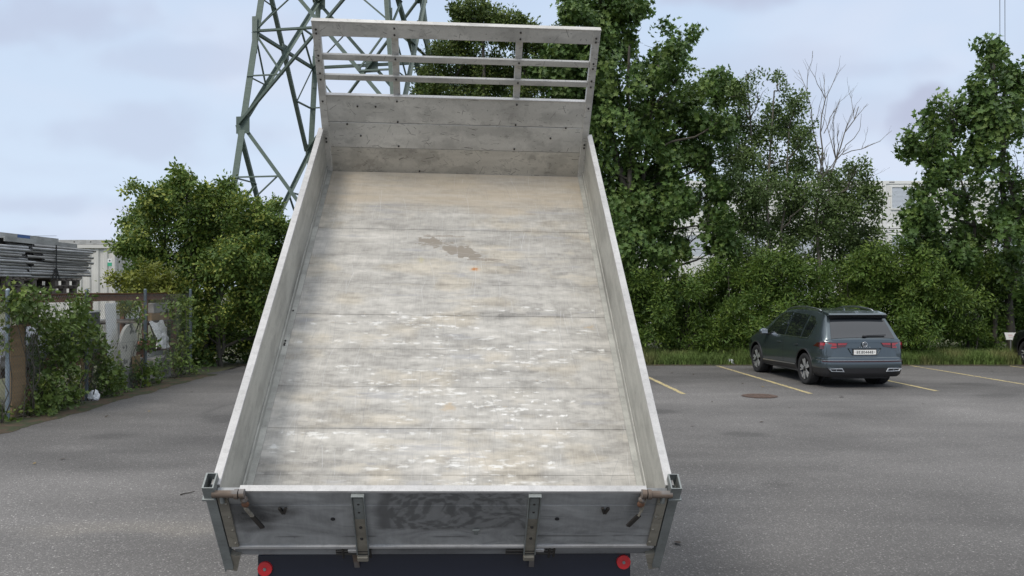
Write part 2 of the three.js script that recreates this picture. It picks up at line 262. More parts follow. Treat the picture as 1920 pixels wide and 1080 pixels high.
// the tailgate's outer face: wiped smears, and the blotched field where a glued sheet was torn off
function gateTexture() {
  return tex(1536, 384, (a, b) => {
    const u = -1.06 + a * 2.12, n = -0.06 + b * 0.44, wx = fbm(u * 2.2, n * 6, 3, 3), wy = fbm(u * 2.6 + 9, n * 7, 3, 5);
    const smear = fbm(u * 4 + wx * 6, n * 11 + wy * 9 + u * 1.2, 4, 8), fine = vnoise(u * 240, n * 60, 2), soot = smooth(0.52, 0.74, fbm(u * 2.2 + 3, n * 5 + 1, 4, 6));
    let k = 0.36 + (smear - 0.5) * 0.30 + (fine - 0.5) * 0.03 - soot * 0.2 * smooth(0.25, 0.6, Math.abs(u));
    const edge = 0.03 * (fbm(u * 9, n * 9, 3, 12) - 0.5), inU = smooth(-0.37, -0.30, u + edge * 2.5) * smooth(0.42, 0.35, u + edge * 2.5), inN = smooth(0.075, 0.10, n + edge) * smooth(0.372, 0.362, n), f = inU * inN;
    const bl = smooth(0.36, 0.64, fbm(u * 30 + wx * 5, n * 42 + wy * 6, 5, 14)), band = Math.max(smooth(-0.26, -0.28, u + edge), 0);
    k = lerp(k, lerp(0.25, 0.09, Math.max(bl * 0.85, band * 0.8)), f * 0.85);
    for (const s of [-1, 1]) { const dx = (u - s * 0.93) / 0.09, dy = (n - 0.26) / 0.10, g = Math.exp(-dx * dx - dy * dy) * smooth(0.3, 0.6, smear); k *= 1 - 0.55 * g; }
    const line = Math.exp(-Math.pow((n - 0.035 + 0.01 * wx) / 0.006, 2)) * smooth(0.5, 0.62, fbm(u * 5, 4, 3, 19)); k *= 1 - 0.5 * line;
    k *= 1 + (vnoise(u * 70, n * 9, 31) - 0.5) * 0.10 - 0.35 * smooth(0.965, 0.985, vnoise(u * 26 + n * 9, n * 150 - u * 14, 33)) + 0.3 * smooth(0.97, 0.985, vnoise(u * 18, n * 190 + u * 22, 35)); return [k * 0.98, k, k * 1.0];
  }, { wrap: false });
}
const aluM = (t, roughness = 0.52, metalness = 0.25) => new THREE.MeshStandardMaterial({ map: t, roughness, metalness });
const M = {
  floor: new THREE.MeshStandardMaterial({ map: floorTexture(), roughness: 0.68, metalness: 0.06 }),
  head: aluM(aluTexture(0.52, { scuff: 0.6, streak: 0.16, tint: [1.03, 1, 0.93], seed: 2, nsc: 520, smudge: 0.16, sw: 2 })),
  headDusty: aluM(aluTexture(0.50, { scuff: 0.5, streak: 0.2, tint: [1.06, 1, 0.88], seed: 12, nsc: 520, smudge: 0.22, sw: 2 })),
  rail: aluM(aluTexture(0.45, { scuff: 0.5, streak: 0.2, tint: [1.03, 1, 0.93], seed: 3, nsc: 420, sw: 2 })),
  side: aluM(aluTexture(0.40, { scuff: 0.18, streak: 0.35, tint: [1.0, 0.99, 0.90], seed: 4, nsc: 90 })),
  rim: aluM(aluTexture(0.50, { scuff: 0.22, streak: 0.12, tint: [1.02, 1, 0.97], seed: 5, nsc: 120 })),
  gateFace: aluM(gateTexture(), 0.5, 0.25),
  gate: aluM(aluTexture(0.27, { scuff: 0.2, streak: 0.5, tint: [0.97, 1, 1.03], seed: 6, nsc: 120 }), 0.46, 0.35),
  galv: aluM(aluTexture(0.27, { scuff: 0.3, streak: 0.3, tint: [0.93, 1, 0.97], seed: 7 }), 0.55, 0.4),
  worn: aluM(aluTexture(0.25, { scuff: 0.6, streak: 0.5, tint: [1.08, 1, 0.82], seed: 8, nsc: 400 }), 0.6, 0.3),
  rustySteel: new THREE.MeshStandardMaterial({ roughness: 0.75, metalness: 0.3, map: tex(256, 256, (u, v) => { const n = fbm(u * 8, v * 8, 4, 3), k = smooth(0.42, 0.6, n); return [lerp(0.19, 0.15, k), lerp(0.175, 0.115, k), lerp(0.165, 0.09, k)].map((x) => x * (0.7 + 0.6 * fbm(u * 30, v * 30, 2, 9))); }) }),
  rust: new THREE.MeshStandardMaterial({ roughness: 0.85, map: tex(256, 256, (u, v) => { const n = fbm(u * 14, v * 14, 4, 4); return [lerp(0.10, 0.24, n), lerp(0.06, 0.105, n), lerp(0.04, 0.055, n)]; }) }),
  iron: new THREE.MeshStandardMaterial({ roughness: 0.8, metalness: 0.2, map: tex(256, 256, (u, v) => { const n = fbm(u * 14, v * 14, 4, 4); return [lerp(0.07, 0.15, n), lerp(0.055, 0.095, n), lerp(0.048, 0.07, n)]; }) }),
  bolt: std(0.06, 0.055, 0.05, 0.55, 0.6), black: std(0.018, 0.018, 0.02, 0.55), gap: std(0.03, 0.03, 0.03, 0.9),
  navy: new THREE.MeshPhysicalMaterial({ color: new THREE.Color().setRGB(0.006, 0.009, 0.022), roughness: 0.45, clearcoat: 0.3 }),
  rubber: std(0.02, 0.02, 0.021, 0.85), red: phys(0.62, 0.012, 0.02, 0.25, 0, { clearcoat: 1 }), chrome: std(0.75, 0.76, 0.77, 0.16, 1),
};
const truck = thing('tipper_truck', 'tipper truck with its weathered aluminium bed raised, tailgate closed', 'truck', [-0.3293, 0, -4.2612], 0.0591);
const bedGroup = (name) => { const g = group(name, truck, [0, BED.y, 0]); g.rotation.order = 'ZYX'; g.rotation.set(BED.tilt, 0, BED.roll); return g; };
const { L, Wi, Hs } = BED;
{
  // floor: eleven extruded planks with open joints, on a sub-frame; corner angles along both sides
  const f = bedGroup('bed_floor'), edges = [0.0]; for (let v = 0.373; v < 3.4; v += 0.3325) edges.push(v); edges.push(L);
  for (let i = 0; i + 1 < edges.length; i++) {
    const a = edges[i] + (i ? 0.0007 : 0), b = edges[i + 1] - 0.0007;
    const g = span(-1.048, 1.048, -0.03, (i % 3 === 1 ? -0.0006 : i % 3 === 2 ? 0.0005 : 0), -b, -a, 0.0015); const p = g.attributes.position, uv = g.attributes.uv;
    for (let k = 0; k < p.count; k++) uv.setXY(k, (p.getX(k) + 1.05) / 2.1, -p.getZ(k) / 3.56);
    mesh('floor_plank', g, M.floor, f);
  }
  for (const s of [-1, 1]) mesh('corner_angle', [uvBox(span(s * 1.008, s * 1.0495, 0.0015, 0.008, -L + 0.002, -0.002, 0.002)), uvBox(span(s * 1.041, s * 1.0495, 0.008, 0.05, -L + 0.002, -0.002, 0.002))], M.side, f);
  mesh('floor_frame', [span(-1.04, 1.04, -0.05, -0.034, -L, -0.01), ...[-0.45, 0.45].map((u) => span(u - 0.04, u + 0.04, -0.16, -0.05, -L + 0.05, -0.03)), ...[0.5, 1.1, 1.7, 2.3, 2.9, 3.4].map((v) => span(-1.03, 1.03, -0.11, -0.05, -v - 0.03, -v + 0.03))], M.galv, f);
  // screws near the left joint
  for (const v of [1.385, 1.40, 1.425, 1.72]) mesh('bolt', new THREE.CylinderGeometry(0.006, 0.006, 0.006, 8).translate(-1.031, 0.011, -v), M.bolt, f);
  // sides
  for (const s of [-1, 1]) {
    const b = bedGroup('side_board');
    b.userData.label = s < 0 ? 'left aluminium side board with pale worn rim' : 'right aluminium side board with pale worn rim';
    mesh('panel', uvBox(span(s * 1.05, s * 1.083, 0.0, Hs - 0.012, -L + 0.003, 0.0), 1, 1, s), M.side, b);
    mesh('rim', uvBox(span(s * 1.0485, s * 1.091, Hs - 0.012, Hs + 0.002, -L - 0.02, 0.0, 0.004), 1, 1, s * 0.4), M.rim, b);
    mesh('hinge_rail', uvBox(span(s * 1.052, s * 1.088, -0.09, -0.002, -L, -0.01, 0.004)), M.galv, b);
  }
  // headboard
  const h = bedGroup('headboard');
  for (const [a, b, k] of [[-0.06, 0.2205, 0], [0.2225, 0.4415, 1], [0.4455, 0.668, 2]]) mesh('plank', uvBox(span(-1.012, 1.012, a, b, -L - 0.028, -L - 0.001 + (k === 1 ? 0.002 : 0), 0.003), 1, 1, 1.03, k * 0.31), k ? M.head : M.headDusty, h);
  mesh('ledge', uvBox(span(-1.010, 1.010, 0.668, 0.676, -L - 0.034, -L + 0.006, 0.002)), M.rim, h);
  for (const s of [-1, 1]) { mesh('post', uvBox(span(s * 1.006, s * 1.062, 0.002, 1.248, -L - 0.05, -L + 0.0075, 0.006), 1, 1, s * 0.3), M.head, h); mesh('post', uvBox(span(s * 0.465 - 0.026, s * 0.465 + 0.026, 0.60, 1.24, -L - 0.062, -L - 0.030, 0.004), 1, 1, s * 0.5), M.head, h); }
  for (const [a, b] of [[0.955, 1.0], [0.796, 0.838]]) mesh('rail', uvBox(span(-1.005, 1.005, a, b, -L - 0.0295, -L + 0.004, 0.003), 1, 1, a * 3), M.rail, h);
  mesh('top_board', [uvBox(span(-1.064, 1.064, 1.14, 1.246, -L - 0.028, -L + 0.0045, 0.003)), uvBox(span(-1.066, 1.066, 1.246, 1.255, -L - 0.05, -L + 0.008, 0.002))], M.head, h);
  const boltAt = (u, n) => mesh('bolt', new THREE.CylinderGeometry(0.007, 0.008, 0.006, 10).rotateX(Math.PI / 2).translate(u, n, -L + 0.0095), M.bolt, h);
  for (const u of [-0.463, 0.468]) for (const n of [1.215, 1.165, 0.978, 0.817, 0.635, 0.46, 0.245]) boltAt(u, n);
  for (const u of [-1.034, 1.034]) for (const n of [1.19, 1.16, 0.99, 0.95, 0.85, 0.80, 0.62, 0.30, 0.27]) { const m = boltAt(u, n); m.scale.set(1, 1, 1); m.position.z = 0.003; }
  for (const [u, n] of [[-0.77, 0.585], [-0.63, 0.585], [-0.76, 0.33], [-0.86, 0.43], [0.755, 0.35], [0.87, 0.445], [-0.3, 0.02]]) boltAt(u, n);
}
{
  // tailgate, shut
  const t = bedGroup('tailgate'), z0 = 0.004, z1 = 0.036;
  for (const [a, b, k] of [[0.2765, 0.364, 0], [0.0565, 0.2755, 1], [-0.036, 0.0555, 2]]) {
    const g = span(-1.058, 1.058, a, b, z0, z1 + (k === 1 ? 0.0015 : 0), 0.002), p = g.attributes.position, uv = g.attributes.uv; for (let i = 0; i < p.count; i++) uv.setXY(i, (p.getX(i) + 1.06) / 2.12, (p.getY(i) + 0.06) / 0.44);
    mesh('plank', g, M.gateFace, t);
  }
  mesh('rim', uvBox(span(-0.955, 0.955, 0.364, 0.381, z0 - 0.001, z1 + 0.003, 0.003)), M.rim, t);
  mesh('bottom_rail', uvBox(span(-1.05, 1.05, -0.056, -0.036, z0, z1 + 0.011, 0.004)), M.rim, t);
  for (const s of [-1, 1]) {
    const e = mesh('end_strip', uvBox(span(s * 1.010, s * 1.058, -0.036, 0.352, z1 + 0.0005, z1 + 0.013, 0.004)), M.worn, t);
    for (const n of [0.30, 0.2, 0.1, 0.0]) mesh('rivet', new THREE.SphereGeometry(0.008, 8, 5).translate(s * 1.02, n, z1 + 0.013), M.worn, e);
    // V-shaped keeper and a drain slot
    mesh('keeper', [bar(V3(s * 0.782, 0.262, z1 + 0.008), V3(s * 0.768, 0.222, z1 + 0.008), 0.012, 0.012), bar(V3(s * 0.752, 0.262, z1 + 0.008), V3(s * 0.764, 0.222, z1 + 0.008), 0.012, 0.012)], M.bolt, t);
    mesh('plug', new THREE.CylinderGeometry(0.011, 0.011, 0.004, 12).rotateX(Math.PI / 2).translate(s * 0.54, 0.172, z1 + 0.003), M.black, t);
    // upright strap: channel with two thin flanges, worn steel
    const u = s < 0 ? -0.41 : 0.42, st = group('hinge_strap', t); st.rotation.z = s * 0.0;
    mesh('web', uvBox(span(u - 0.025, u + 0.025, -0.112, 0.355, z1 + 0.004, z1 + 0.012)), M.worn, st);
    mesh('flange', [uvBox(span(u - 0.031, u - 0.025, -0.09, 0.362, z1 + 0.002, z1 + 0.026, 0.002)), uvBox(span(u + 0.025, u + 0.031, -0.09, 0.362, z1 + 0.002, z1 + 0.026, 0.002)), uvBox(span(u - 0.031, u + 0.031, 0.356, 0.364, z1 + 0.0025, z1 + 0.024, 0.002))], M.galv, st);
    mesh('plate', uvBox(span(u - 0.022, u + 0.022, 0.19, 0.345, z1 + 0.0125, z1 + 0.017)), M.galv, st);
    mesh('hook', uvBox(span(u - 0.03, u + 0.026, -0.135, -0.10, z1 + 0.004, z1 + 0.032, 0.006)), M.worn, st);
    for (const n of [0.12, 0.03, 0.24, 0.3]) mesh('bolt', new THREE.SphereGeometry(0.008, 8, 5).translate(u, n, z1 + 0.013), M.bolt, st);
    // lock: cross tube out of the post, collar, bent handle
    const lk = group('lock', t);
    mesh('tube', uvBox(rod(V3(s * 1.072, 0.372, z1 + 0.014), V3(s * 0.965, 0.372, z1 + 0.014), 0.018, 14)), M.rustySteel, lk);
    mesh('collar', [uvBox(rod(V3(s * 0.972, 0.372, z1 + 0.014), V3(s * 0.955, 0.372, z1 + 0.014), 0.024, 14)), uvBox(rod(V3(s * 0.948, 0.374, z1 + 0.014), V3(s * 0.925, 0.376, z1 + 0.014), 0.022, 14)), new THREE.SphereGeometry(0.018, 10, 8).translate(s * 0.93, 0.343, z1 + 0.022)], M.rustySteel, lk);
    mesh('rust_patch', new THREE.SphereGeometry(0.019, 10, 8).scale(1, 1.2, 0.6).translate(s * 0.928, 0.318, z1 + 0.028), M.rust, lk);
    const hp = s < 0 ? [[0.945, 0.345], [0.93, 0.29], [0.905, 0.235], [0.868, 0.15]] : [[0.945, 0.345], [0.935, 0.27], [0.928, 0.24], [0.885, 0.16]];
    mesh('handle', [bar(V3(s * hp[0][0], hp[0][1], z1 + 0.02), V3(s * hp[1][0], hp[1][1], z1 + 0.03), 0.018, 0.012), bar(V3(s * hp[1][0], hp[1][1], z1 + 0.03), V3(s * hp[2][0], hp[2][1], z1 + 0.034), 0.018, 0.010)], M.worn, lk);
    mesh('grip', bar(V3(s * hp[2][0], hp[2][1], z1 + 0.034), V3(s * hp[3][0], hp[3][1], z1 + 0.036), 0.022, 0.010), M.bolt, lk);
    mesh('stop_pin', uvBox(rod(V3(s * 1.03, 0.372, z1 + 0.02), V3(s * 1.03, 0.328, z1 + 0.026), 0.011, 10)), M.galv, lk);
  }
  // little tag bracket low on the right half
  mesh('tag_bracket', [span(0.13, 0.165, 0.082, 0.09, z1, z1 + 0.012), span(0.137, 0.158, 0.05, 0.082, z1 + 0.002, z1 + 0.006)], M.galv, t);
  // corner posts of hollow box section, open at the top, with a foot cut at a slant
  for (const s of [-1, 1]) {
    const p = bedGroup('corner_post'), x0 = s * 1.062, x1 = s * 1.108, w = 0.004, za = -0.005, zb = 0.05;
    mesh('tube', [uvBox(span(x0, x0 + s * w, -0.2, 0.34, za, zb)), uvBox(span(x1 - s * w, x1, -0.24, 0.34, za, zb)), uvBox(span(x0 + s * w, x1 - s * w, -0.22, 0.34, zb - w, zb)), uvBox(span(x0 + s * w, x1 - s * w, -0.22, 0.34, za, za + w))], M.galv, p);
    mesh('socket', [uvBox(span(x0 - s * 0.002, x0 + s * w, 0.345, 0.42, za - 0.03, zb + 0.004)), uvBox(span(x1 - s * w, x1 + s * 0.004, 0.345, 0.42, za - 0.03, zb + 0.004)), uvBox(span(x0 + s * w, x1 - s * w, 0.345, 0.42, zb, zb + 0.004)), uvBox(span(x0 + s * w, x1 - s * w, 0.345, 0.42, za - 0.03, za - 0.026)), uvBox(span(x0 + s * w, x1 - s * w, 0.345, 0.352, za - 0.026, zb))], M.galv, p);
    mesh('collar', uvBox(span(x0 - s * 0.006, x1 + s * 0.014, 0.334, 0.346, za - 0.03, zb + 0.012, 0.003)), M.galv, p);
    mesh('foot', [uvBox(alongBar(new THREE.BoxGeometry(0.05, 0.13, 0.03), V3(s * 1.04, -0.11, 0.03), V3(s * 1.075, -0.235, 0.03)))], M.worn, p);
  }
  // rear skirt of the bed under the gate
  const k = bedGroup('rear_skirt');
  mesh('skirt_plate', uvBox(span(-1.045, 1.045, -0.137, -0.058, -0.03, 0.022, 0.003)), M.gate, k);
  for (const s of [-1, 1]) {
    const u = s < 0 ? -0.41 : 0.42, a = s < 0 ? -0.545 : 0.30, b = s < 0 ? -0.375 : 0.545;
    mesh('hinge_pin', [rod(V3(a, -0.077, 0.044), V3(b, -0.077, 0.044), 0.006, 8), rod(V3(a, -0.098, 0.044), V3(b, -0.098, 0.044), 0.007, 8), rod(V3(u - s * -0.10, -0.06, 0.046), V3(u - s * -0.10, -0.128, 0.046), 0.006, 8), rod(V3(b, -0.06, 0.046), V3(b, -0.125, 0.046), 0.006, 8)], M.bolt, k);
    mesh('clevis', [span(u + s * 0.03, u + s * 0.075, -0.085, -0.062, 0.022, 0.05, 0.004)], M.rim, k);
    mesh('tab', uvBox(alongBar(new THREE.BoxGeometry(0.026, 0.11, 0.008), V3(u - 0.045 + (s > 0 ? 0.062 : 0), -0.12, 0.03), V3(u - 0.04 + (s > 0 ? 0.06 : 0), -0.235, 0.03))), M.rustySteel, k);
  }
}
{
  // chassis (stays level), seen below the bed: navy rear beam with two round red reflectors
  const rb = group('rear_beam', truck);
  mesh('beam', uvBox(span(-0.957, 0.957, 0.47, 0.735, -0.19, -0.13, 0.01)), M.navy, rb);
  for (const s of [-1, 1]) { const g = mesh('reflector', new THREE.CylinderGeometry(0.036, 0.038, 0.014, 24).rotateX(Math.PI / 2).translate(s * 0.918, 0.664, -0.124), M.red, rb); mesh('screw', new THREE.CylinderGeometry(0.008, 0.008, 0.006, 10).rotateX(Math.PI / 2).translate(s * 0.918, 0.664, -0.115), M.galv, g); }
  for (const s of [-1, 1]) mesh('chassis_rail', span(s * 0.38, s * 0.46, 0.52, 0.70, -5.6, -0.2, 0.01), M.black, truck);
  mesh('axle', [rod(V3(-0.9, 0.36, -1.1), V3(0.9, 0.36, -1.1), 0.06, 10), span(-0.3, 0.3, 0.3, 0.5, -1.3, -0.9, 0.05)], M.black, truck); mesh('axle', rod(V3(-0.85, 0.36, -4.5), V3(0.85, 0.36, -4.5), 0.05, 10), M.black, truck);
  const tyre = new THREE.LatheGeometry([[0.2, -0.09], [0.30, -0.105], [0.345, -0.09], [0.36, -0.06], [0.36, 0.06], [0.345, 0.09], [0.30, 0.105], [0.2, 0.09]].map(([x, y]) => new THREE.Vector2(x, y)), 28).rotateZ(Math.PI / 2);
  const rim = new THREE.LatheGeometry([[0.0, 0.02], [0.06, 0.03], [0.12, -0.02], [0.18, -0.01], [0.21, 0.08]].map(([x, y]) => new THREE.Vector2(x, y)), 24).rotateZ(-Math.PI / 2);
  for (const s of [-1, 1]) for (const [x, z] of [[0.72, -1.1], [0.94, -1.1], [0.86, -4.5]]) { const w = group('wheel', truck, [s * x, 0.36, z]); mesh('tyre', tyre, M.rubber, w); const m = mesh('rim', rim, M.galv, w); if (s < 0) m.rotation.y = Math.PI; }
  mesh('lift_cylinder', [rod(V3(0, 0.55, -2.6), V3(0, 1.5, -2.25), 0.09, 14), rod(V3(0, 1.5, -2.25), V3(0, 2.30, -1.95), 0.065, 14)], M.galv, truck);
  for (const s of [-1, 1]) mesh('pivot_bracket', span(s * 0.5, s * 0.4, 0.69, 0.79, -0.32, -0.2), M.black, truck);
  // cab
  const cab = group('cab', truck), sh = new THREE.Shape([[-3.75, 0.5], [-3.75, 2.12], [-3.9, 2.25], [-4.9, 2.22], [-5.55, 1.35], [-5.75, 1.15], [-5.8, 0.5]].map(([x, y]) => new THREE.Vector2(-x, y)));
  const cg = new THREE.ExtrudeGeometry(sh, { depth: 1.75, bevelEnabled: true, bevelSize: 0.06, bevelThickness: 0.06, bevelSegments: 3 }); cg.rotateY(Math.PI / 2).translate(-0.875, 0, 0);
  mesh('shell', cg, std(0.55, 0.56, 0.57, 0.35, 0, {}), cab);
  const gl = phys(0.02, 0.024, 0.026, 0.05, 0);
  mesh('rear_window', span(-0.55, 0.55, 1.45, 2.0, -3.67, -3.684, 0.003), gl, cab);
  for (const s of [-1, 1]) mesh('side_window', span(s * 0.94, s * 0.943, 1.35, 2.0, -4.9, -4.0), gl, cab);
}
// ---------------------------------------------------------------- lattice pylon
{
  const steel = [[0.115, 0.155, 0.132], [0.085, 0.12, 0.102], [0.14, 0.175, 0.152]].map(([r, g, b], q) => new THREE.MeshStandardMaterial({ roughness: 0.6, map: tex(128, 256, (u, v) => { const n = fbm(u * 6, v * 20, 4, 40 + q), k = 0.8 + 0.4 * n; return [r * k, g * k, b * k]; }) }));
  const py = thing('lattice_pylon', 'tall green steel lattice power pylon rising behind the truck', 'pylon', [-5.16, 0, -26.94], -0.181);
  const sAt = (y) => Math.max(1.1, 4.83 - (y - 6.9) * 0.204), C = [[-1, 1], [1, 1], [1, -1], [-1, -1]];         // corners, +z is towards the lot
  const node = (c, y) => V3(C[c][0] * sAt(y) / 2, y, C[c][1] * sAt(y) / 2), mix = (a, b, t) => a.clone().lerp(b, t);
  // an angle section between two points: two thin legs
  const r = rng(3);
  const angle = (a, b, w, out) => {
    const len = a.distanceTo(b), d = b.clone().sub(a).normalize(), x = out.clone().sub(d.clone().multiplyScalar(out.dot(d))).normalize(), z = x.clone().cross(d);
    const g = mergeGeometries([new THREE.BoxGeometry(w, len, w * 0.12).translate(w / 2 - w * 0.06, 0, 0), new THREE.BoxGeometry(w * 0.12, len, w).translate(0, 0, -w / 2 - w * 0.06)]);
    const m = new THREE.Matrix4().makeBasis(x, d, z); m.setPosition((a.x + b.x) / 2, (a.y + b.y) / 2, (a.z + b.z) / 2); return uvBox(g.applyMatrix4(m));
  };
  const levels = [0, 6.9, 11.9, 16.0, 19.4, 22.2];
  for (let c = 0; c < 4; c++) {
    const g = [], inw = V3(-C[c][0], 0, 0), top = levels[levels.length - 1];
    g.push(angle(node(c, 0), node(c, 11.2), 0.195, inw.clone().add(V3(0, 0, 0))), angle(node(c, 10.9), node(c, top), 0.18, inw));
    mesh('leg', g, steel[0], py);
    mesh('footing', new THREE.CylinderGeometry(0.3, 0.35, 0.2, 16).translate(node(c, 0).x, 0.0, node(c, 0).z), std(0.3, 0.29, 0.27, 0.9), py);
    for (const y of [6.9, 11.9, 16]) { const n = node(c, y); mesh('gusset_plate', box(0.42, 0.5, 0.014, n.x - C[c][0] * 0.1, n.y, n.z + C[c][1] * 0.02), steel[1], py); }
    const n = node(c, 9.6); mesh('splice_plate', box(0.16, 1.1, 0.016, n.x - C[c][0] * 0.06, n.y, n.z + C[c][1] * 0.035), steel[2], py);
  }
  for (let f = 0; f < 4; f++) {
    const a = f, b = (f + 1) % 4, mid = V3(C[a][0] + C[b][0], 0, C[a][1] + C[b][1]).multiplyScalar(0.5), out = mid.clone().normalize();
    for (let k = 0; k + 1 < levels.length; k++) {
      const y0 = levels[k], y1 = levels[k + 1], A0 = node(a, y0), B0 = node(b, y0), A1 = node(a, y1), B1 = node(b, y1), t = sAt(y0) / (sAt(y0) + sAt(y1)), off = (v, q = 0.02) => v.clone().add(out.clone().multiplyScalar(q));
      const w = k < 2 ? 0.112 : 0.095, cr = mix(A0, B1, t), LA = mix(A0, A1, t), LB = mix(B0, B1, t);
      mesh('diagonal_brace', angle(off(A0, 0.02), off(B1, 0.02), w, UP), steel[Math.floor(r() * 3)], py);
      mesh('diagonal_brace', angle(off(B0, -0.05), off(A1, -0.05), w, UP), steel[Math.floor(r() * 3)], py);
      mesh('horizontal_brace', angle(off(LA, -0.02), off(LB, -0.02), 0.09, UP), steel[1], py);
      mesh('gusset_plate', bar(cr.clone().add(V3(0, 0.22, 0)), cr.clone().add(V3(0, -0.22, 0)), Math.abs(out.z) > 0.5 ? 0.44 : 0.03, Math.abs(out.z) > 0.5 ? 0.03 : 0.44), steel[2], py);
      if (k < 3) for (const [P0, P1, LM, Q1, Q0] of [[A0, A1, LA, B1, B0], [B0, B1, LB, A1, A0]]) {
        const lo = mix(P0, LM, 0.52), dl = mix(P0, cr, 0.52), hi = mix(LM, P1, 0.48), dh = mix(P1, cr, 0.52);
        for (const [p, q] of [[lo, dl], [LM, dl], [hi, dh], [LM, dh]]) mesh('redundant_brace', angle(off(p, -0.01), off(q, -0.01), 0.05, UP), steel[0], py);
      }
    }
  }
  // plan bracing at the first two node levels
  for (const y of [11.9]) for (const [a, b] of [[0, 2], [1, 3]]) mesh('plan_brace', angle(node(a, y), node(b, y), 0.08, UP), steel[1], py);
  // small steel hut roof beam behind the shrub at the pylon's foot
  mesh('climbing_guard', [bar(V3(-2.9, 3.1, 3.0), V3(2.9, 3.1, 3.0), 0.14, 0.05)], steel[2], py);
}
// two overhead conductors crossing high over the trees
{
  const wm = std(0.16, 0.17, 0.19, 0.5, 0.4);
  for (const off of [0, 9.5]) {
    const pts = []; for (let i = 0; i <= 40; i++) { const t = i / 40, d = lerp(30, 190, t), h = 17.5 - 7 * 4 * t * (1 - t) * 0.32 - t * 1.2; pts.push(V3((1875 + off * lerp(1.0, 1.02, t) - 960 + t * 3) / FOCAL * d, h, -d)); }
    single('overhead_cable', new THREE.TubeGeometry(new THREE.CatmullRomCurve3(pts), 80, 0.017, 6), wm, 'thin overhead power cable above the leafy maple, one of a close pair', 'cable', undefined, 0, 'pair of overhead cables');
  }
}
// ---------------------------------------------------------------- white stacked site-office containers behind the hedge
{
  const white = new THREE.MeshStandardMaterial({ roughness: 0.55, map: tex(256, 256, (u, v) => { const n = fbm(u * 5, v * 9, 4, 61), k = 0.72 + 0.1 * (n - 0.5); return [k, k, k * 0.98]; }) }), frame = std(0.76, 0.76, 0.74, 0.5), seam = std(0.12, 0.12, 0.12, 0.8), blindM = std(0.62, 0.67, 0.74, 0.5), dark = std(0.08, 0.08, 0.09, 0.5);
  const b = thing('container_building', 'white three storey stack of site office containers behind the hedge', 'building', [21.7, 0, -50], 0);
  const wallG = uvBox(span(-2.98, 2.98, -1.4, 1.4, -2.5, 0), 0.3), slats = []; for (let i = 0; i < 16; i++) slats.push(box(1.42, 0.055, 0.012, 0, -0.56 + i * 0.075, 0).rotateX(0));
  const slatG = mergeGeometries(slats.map((s) => s)), frameG = mergeGeometries([span(-2.98, 2.98, 1.22, 1.385, -0.02, 0.05), span(-2.98, 2.98, -1.385, -1.22, -0.02, 0.05), span(-2.98, -2.80, -1.22, 1.22, -0.02, 0.05), span(2.80, 2.98, -1.22, 1.22, -0.02, 0.05)]);
  const winG = mergeGeometries([span(-0.80, 0.80, 0.62, 0.70, 0, 0.07), span(-0.80, 0.80, -0.70, -0.62, 0, 0.07), span(-0.80, -0.73, -0.62, 0.62, 0, 0.07), span(0.73, 0.80, -0.62, 0.62, 0, 0.07)]);
  for (let c = -3; c < 3; c++) for (let s = 0; s < 3; s++) {
    const m = group('module', b, [c * 6 + 3, 1.42 + s * 2.82, 0]);
    mesh('wall', wallG, white, m); mesh('frame', frameG, frame, m);
    mesh('vent', span(-2.62, -2.3, 1.29, 1.34, 0.05, 0.06), dark, m);
    for (const wx of [-1.72, 1.4]) { mesh('window', winG, frame, m).position.set(wx, 0.40, 0.003); mesh('blind', slatG, blindM, m).position.set(wx, 0.40, 0.03); }
  }
  mesh('base', span(-18, 18, 0, 0.02, -2.5, -0.1), seam, b);
}
// ---------------------------------------------------------------- left: yard behind the chain-link fence
const timberTex = (r0, g0, b0, seed) => tex(256, 256, (u, v) => { const g = fbm(u * 3, v * 40, 4, seed), k = 0.7 + 0.6 * g; return [r0 * k, g0 * k, b0 * k]; });
const timber = new THREE.MeshStandardMaterial({ map: timberTex(0.30, 0.20, 0.105, 5), roughness: 0.8 }), timberOld = new THREE.MeshStandardMaterial({ map: timberTex(0.12, 0.105, 0.09, 6), roughness: 0.9 }), timberRed = new THREE.MeshStandardMaterial({ map: timberTex(0.22, 0.09, 0.05, 7), roughness: 0.8 }), osb = new THREE.MeshStandardMaterial({ map: timberTex(0.36, 0.25, 0.12, 8), roughness: 0.85 });
const aluTube = aluM(aluTexture(0.48, { scuff: 0.3, streak: 0.3, tint: [1, 1, 1], seed: 21 }), 0.42, 0.5), aluTube2 = aluM(aluTexture(0.36, { scuff: 0.4, streak: 0.4, tint: [1.02, 1, 0.96], seed: 22 }), 0.5, 0.5), aluDeck = aluM(aluTexture(0.42, { scuff: 0.2, streak: 0.2, seed: 23 }), 0.5, 0.3);
const white = std(0.80, 0.80, 0.78, 0.6), concrete = new THREE.MeshStandardMaterial({ roughness: 0.95, map: tex(256, 256, (u, v) => { const k = 0.27 + (fbm(u * 12, v * 12, 4, 9) - 0.5) * 0.16; return [k, k * 0.98, k * 0.94]; }) });
